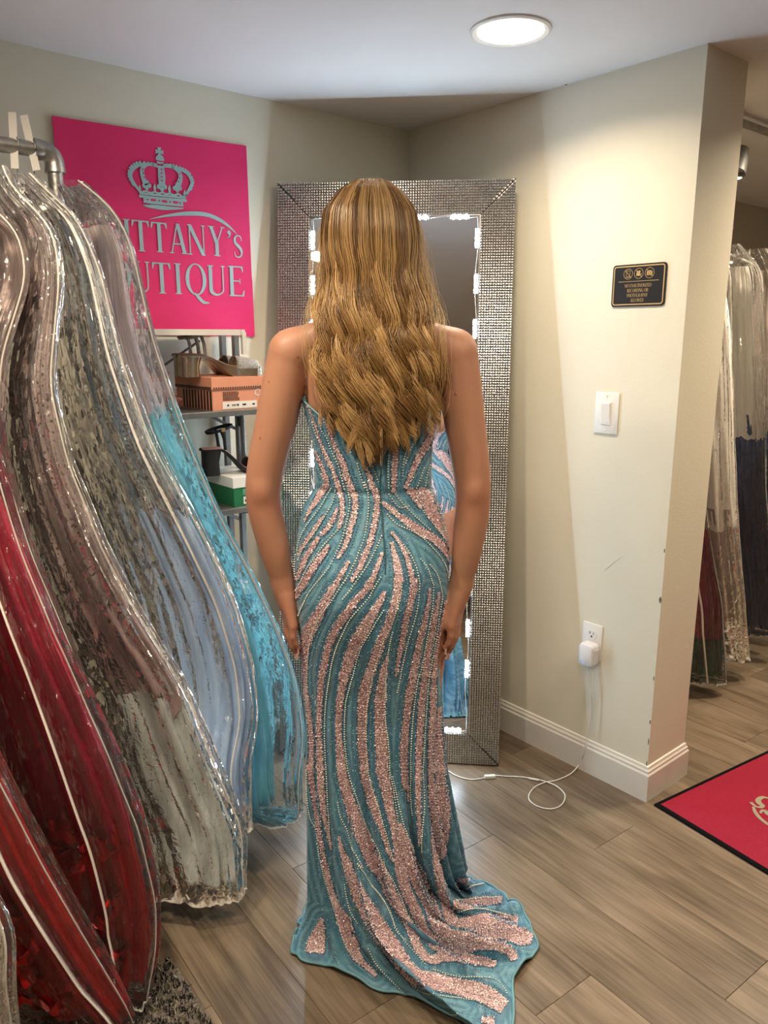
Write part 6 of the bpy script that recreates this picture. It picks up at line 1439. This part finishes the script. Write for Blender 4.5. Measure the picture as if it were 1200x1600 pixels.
def sandal(name, label, loc, rz, group, mats, L=.245, heel=.085, plat=.028, toe_open=True):
    """open heeled shoe, toe towards local +x, sole bottom at z=0"""
    e = empty(name, loc, rz); tag(e, label, 'shoe', group)
    up, sole, lin_ = mats
    def prof(t):                                       # sole top height along the shoe, t 0 heel .. 1 toe
        return plat + (heel - 0.004) * (1 - sm(.22, .66, np.array(t))) * 1.0
    n = 26; rows_t = []; rows_b = []
    def hwid(t): return .029 + .014 * sm(.35, .72, np.array(t)) - .0 if t < .9 else (.043 - .020 * ((t - .9) / .1) ** 1.6)
    for i in range(n + 1):
        t = i / n; x = (t - .5) * L; w_ = float(hwid(t)); w_ *= (.35 + .65 * min(1, (t + .015) / .06) ** .5) if t < .06 else 1
        if t > .97: w_ *= .75
        zt = float(prof(t)); th = plat if t > .62 else max(.007, plat * float(sm(.40, .66, np.array(t))) + .006)
        zb = max(0.0, zt - th)
        if t > .86: zb += .006 * ((t - .86) / .14) ** 2
        rows_t.append([Vector((x, w_ * math.sin(a), zt + .002 * math.cos(2 * a))) for a in np.linspace(-PI / 2, PI / 2, 7)]); rows_b.append([Vector((x, w_ * .96 * math.sin(a), zb)) for a in np.linspace(-PI / 2, PI / 2, 7)])
    mb = MB(); loop = [rows_t[i] + rows_b[i][::-1] for i in range(n + 1)]; mb.grid(loop, closed_u=True); k = 14
    mb.f.append(tuple(range(k))); mb.f.append(tuple(n * k + j for j in range(k))); mb.mi += [0, 0]; mb.build('sole', sole, e, smooth=True, auto=45)
    mb = MB(); mb.grid([[p * 1.0 + Vector((0, 0, .0012)) - Vector((0, p.y * .08, 0)) for p in r_] for r_ in rows_t]); mb.build('insole', lin_, e, smooth=True)
    # heel block
    hz = float(prof(.05)) - .004; G = []
    for z, s_ in ((0, .92), (hz * .5, .90), (hz * .85, 1.0), (hz, 1.05)):
        G.append([Vector((-.5 * L + .030 * s_ + .027 * s_ * math.copysign(abs(math.cos(a)) ** .6, math.cos(a)), .026 * s_ * math.copysign(abs(math.sin(a)) ** .6, math.sin(a)), z)) for a in np.linspace(0, 2 * PI, 20, endpoint=False)])
    mb = MB().grid(G, closed_u=True); mb.f.append(tuple(range(19, -1, -1))); mb.f.append(tuple(60 + j for j in range(20))); mb.mi += [0, 0]; mb.build('heel', sole, e, smooth=True, auto=50)
    # vamp over the toes
    G = []; t0, t1 = (.64, .93) if toe_open else (.60, .995)
    for i in range(9):
        t = t0 + (t1 - t0) * i / 8; x = (t - .5) * L; w_ = float(hwid(min(t, .99))) + .001; h_ = .031 - .013 * i / 8 if toe_open else .034 * (1 - .75 * ((t - t0) / (t1 - t0)) ** 2); z0 = float(prof(t))
        if not toe_open and i == 8: w_ *= .7
        G.append([Vector((x + .006 * math.sin(a), -w_ * math.cos(a), z0 - .006 + (h_ + .006) * math.sin(a) ** .8)) for a in np.linspace(0.0, PI, 13)])
    mb = MB().grid(G); v = mb.build('vamp', up, e, smooth=True); so = v.modifiers.new('thick', 'SOLIDIFY'); so.thickness = .0025
    # ankle strap and counter
    cz = float(prof(.08)); cx = -.5 * L + .03; 
    strap = [Vector((cx + .028 + .040 * math.cos(a), .030 * math.sin(a), cz + .055 + .010 * math.cos(a))) for a in np.linspace(0, 2 * PI, 30, endpoint=False)]
    MB().tube(strap, .0052, n=8, closed=True, flat=.3, up=(1, 0, 0)).build('ankle_strap', up, e, smooth=True)
    for sy in (-1, 1): MB().tube([Vector((cx + .035, sy * .031, cz - .004)), Vector((cx + .032, sy * .033, cz + .03)), Vector((cx + .025, sy * .029, cz + .055))], .0050, n=8, flat=.35, up=(0, sy, 0)).build('side_strap', up, e, smooth=True)
    MB().box((cx + .030, -.0345, cz + .056), (.012, .004, .011), bev=.001).build('buckle', 'gold', e)
    return e
M['glitter'] = mat('glitter_fabric', (.62, .56, .46), .35, metal=.7, var=.5, scale=700, bump=.6, bscale=900); M['mirrorgold'] = mat('pewter_platform', (.50, .42, .30), .25, metal=.9, var=.12); M['tan'] = mat('tan_lining', (.55, .30, .16), .5, var=.08)
M['suede'] = mat('black_suede', (.010, .010, .011), .75, var=.2); M['pinksole'] = mat('pink_insole', (.62, .33, .28), .5, var=.05)
sandal('platform_sandal', 'silver glitter platform sandal on the peach box, nearer the box front', (1.115, SY0 + .065, PTOP), math.radians(-12), 'glitter sandals on the peach box', ('glitter', 'mirrorgold', 'tan'), heel=.038, L=.235)
sandal('platform_sandal', 'silver glitter platform sandal on the peach box, behind its pair', (1.135, SY0 + .155, PTOP), math.radians(-6), 'glitter sandals on the peach box', ('glitter', 'mirrorgold', 'tan'), heel=.038, L=.235)
def green_box():
    a = onY(364, 740, SY0 + .01); W = .17; L = .21; H = .088; z0 = .925
    e = empty('shoe_box', (a.x + W / 2, SY0 + .01 + L / 2, z0)); tag(e, 'green shoe box with white lid under the black heel', 'box')
    M['greencard'] = mat('green_card', (.012, .17, .065), .5, var=.05); M['lightgreen'] = mat('green_label', (.12, .34, .2), .5)
    MB().box((0, 0, .029), (W, L, .058)).build('carton', 'greencard', e)
    MB().box((0, 0, H - .0155), (W + .006, L + .006, .031), bev=.001).build('lid', 'white', e)
    MB().box((-W / 2 + .052, -L / 2 - .0006, .043), (.045, .0012, .018)).build('label_print', 'lightgreen', e)
    MB().box((-W / 2 + .054, -L / 2 - .0006, .017), (.045, .0012, .022)).build('label_sticker', 'white', e)
    mb = MB(); put_flat(mb, rect(-W / 2 + .036, .012, -W / 2 + .041, .020) + rect(-W / 2 + .046, .010, -W / 2 + .050, .014) + rect(-W / 2 + .055, .012, -W / 2 + .062, .022), lambda u, v: Vector((u, -L / 2 - .0014, v))); mb.build('small_print', 'stripe', e)['kind'] = 'stuff'
    return z0 + H, a.x
GT, gx = green_box()
sandal('heeled_sandal', 'black suede block-heel sandal with pink insole on the green box', (gx + .060, SY0 + .085, GT), math.radians(-10), None, ('suede', 'suede', 'pinksole'), heel=.075, plat=.010, toe_open=False, L=.225)
# fabric roses on the shelf behind the bags
def rose(loc, r, m, label):
    e = empty('fabric_rose', loc); tag(e, label, 'flower', 'fabric roses on the shelf')
    k = 0
    for ring_i, (nr, cnt, tilt) in enumerate(((.25, 4, .15), (.5, 6, .5), (.8, 8, .9), (1.0, 9, 1.2))):
        for j in range(cnt):
            a = 2 * PI * j / cnt + ring_i * .5; G = []
            for u in np.linspace(0, 1, 5):
                G.append([Vector((r * (nr * .4 + u * nr * .6 * math.sin(tilt) + .05) * math.cos(a + v * .55 * (1 - .2 * u)), r * (nr * .4 + u * nr * .6 * math.sin(tilt) + .05) * math.sin(a + v * .55), r * (.25 + u * 1.0 * math.cos(tilt * .8) * (1 - .15 * v * v)))) for v in np.linspace(-1, 1, 5)])
            MB().grid(G).build('petal', m, e, smooth=True)
M['rosepink'] = mat('rose_pink', (.62, .24, .18), .7, var=.15, sheen=.3); M['rosecream'] = mat('rose_cream', (.72, .60, .42), .7, var=.1, sheen=.3)
rp = onY(218, 600, SY0 + .06); rose((rp.x, rp.y, 1.213), .052, 'rosepink', 'dusty pink fabric rose beside the cream one')
rp = onY(238, 600, SY0 + .15); rose((rp.x, rp.y, 1.213), .050, 'rosecream', 'cream fabric rose between pink ones')
rp = onY(262, 600, SY0 + .08); rose((rp.x - .01, rp.y, 1.213), .045, 'rosepink', 'small dusty pink fabric rose next to the peach box')
rp = onY(228, 600, SY0 + .05); rose((rp.x + .02, rp.y - .0, 1.213 + .075), .045, 'rosepink', 'dusty pink fabric rose lying on top of the others')
def tub():
    p = onY(380, 925, SY0 + .10); e = empty('wipes_tub', (p.x, p.y, .545)); tag(e, 'white plastic tub with a blue band on the lower shelf', 'tub')
    M['tubblue'] = mat('tub_blue', (.02, .10, .50), .35, var=.04)
    MB().lathe([(.050, 0), (.053, .004), (.053, .055), (.050, .058)], n=32).build('tub_body', 'white', e, smooth=True, auto=40)
    MB().lathe([(.0535, .058), (.0545, .060), (.0545, .086), (.0535, .088)], n=32).build('blue_band', 'tubblue', e, smooth=True, auto=40)
    MB().lathe([(.055, .088), (.055, .100), (.050, .106), (.02, .109)], n=32).build('lid', 'white', e, smooth=True, auto=40)
tub()
# ================================================================== speckled shag rug under the gowns
def rug():
    c = onZ(268, 1500); a1 = onZ(332, 1602); e = empty('shag_rug', (c.x, c.y, 0)); tag(e, 'grey and black speckled rug lying under the red gown bag', 'rug')
    d = (Vector((a1.x, a1.y, 0)) - Vector((c.x, c.y, 0))).normalized(); ang = math.atan2(d.y, d.x); e.rotation_euler = (0, 0, ang)
    M['rug'] = mat('rug_base', (.20, .17, .14), .95, var=.4, scale=150, color2=(.03, .026, .024)); L, W = .80, .55
    MB().box((L / 2, -W / 2, .004), (L, W, .008), bev=.002).build('rug_backing', 'rug', e)
    rs = np.random.RandomState(3); n = 16000; x = rs.uniform(.004, L - .004, n); y = -rs.uniform(.004, W - .004, n); V = []; C_ = []
    h = rs.uniform(.006, .013, n); an = rs.uniform(0, 6.28, n); dx, dy = np.cos(an), np.sin(an); w_ = .0016; lx, ly = rs.normal(0, .004, n), rs.normal(0, .004, n)
    P0 = np.stack([x - dx * w_, y - dy * w_, np.full(n, .007)], 1); P1 = np.stack([x + dx * w_, y + dy * w_, np.full(n, .007)], 1); P2 = np.stack([x + lx + dx * w_ * .7, y + ly + dy * w_ * .7, .007 + h], 1); P3 = np.stack([x + lx - dx * w_ * .7, y + ly - dy * w_ * .7, .007 + h], 1)
    V = np.stack([P0, P1, P2, P3], 1).reshape(-1, 3); Fq = np.arange(4 * n).reshape(n, 4)
    pat = np.array([noise.noise((a * 55, b * 55, 0)) for a, b in zip(x, y)]); cc = np.where(pat[:, None] > .05, np.array([[.36, .32, .26]]), np.array([[.035, .03, .028]])) * rs.uniform(.7, 1.2, (n, 1))
    M['pile'] = attr_mat('rug_pile', rough=.95, spec=.1); o = npmesh('pile', V, Fq, 'pile', e, smooth=False); vcol(o.data, np.repeat(cc, 4, axis=0)); o['kind'] = 'stuff'
rug()
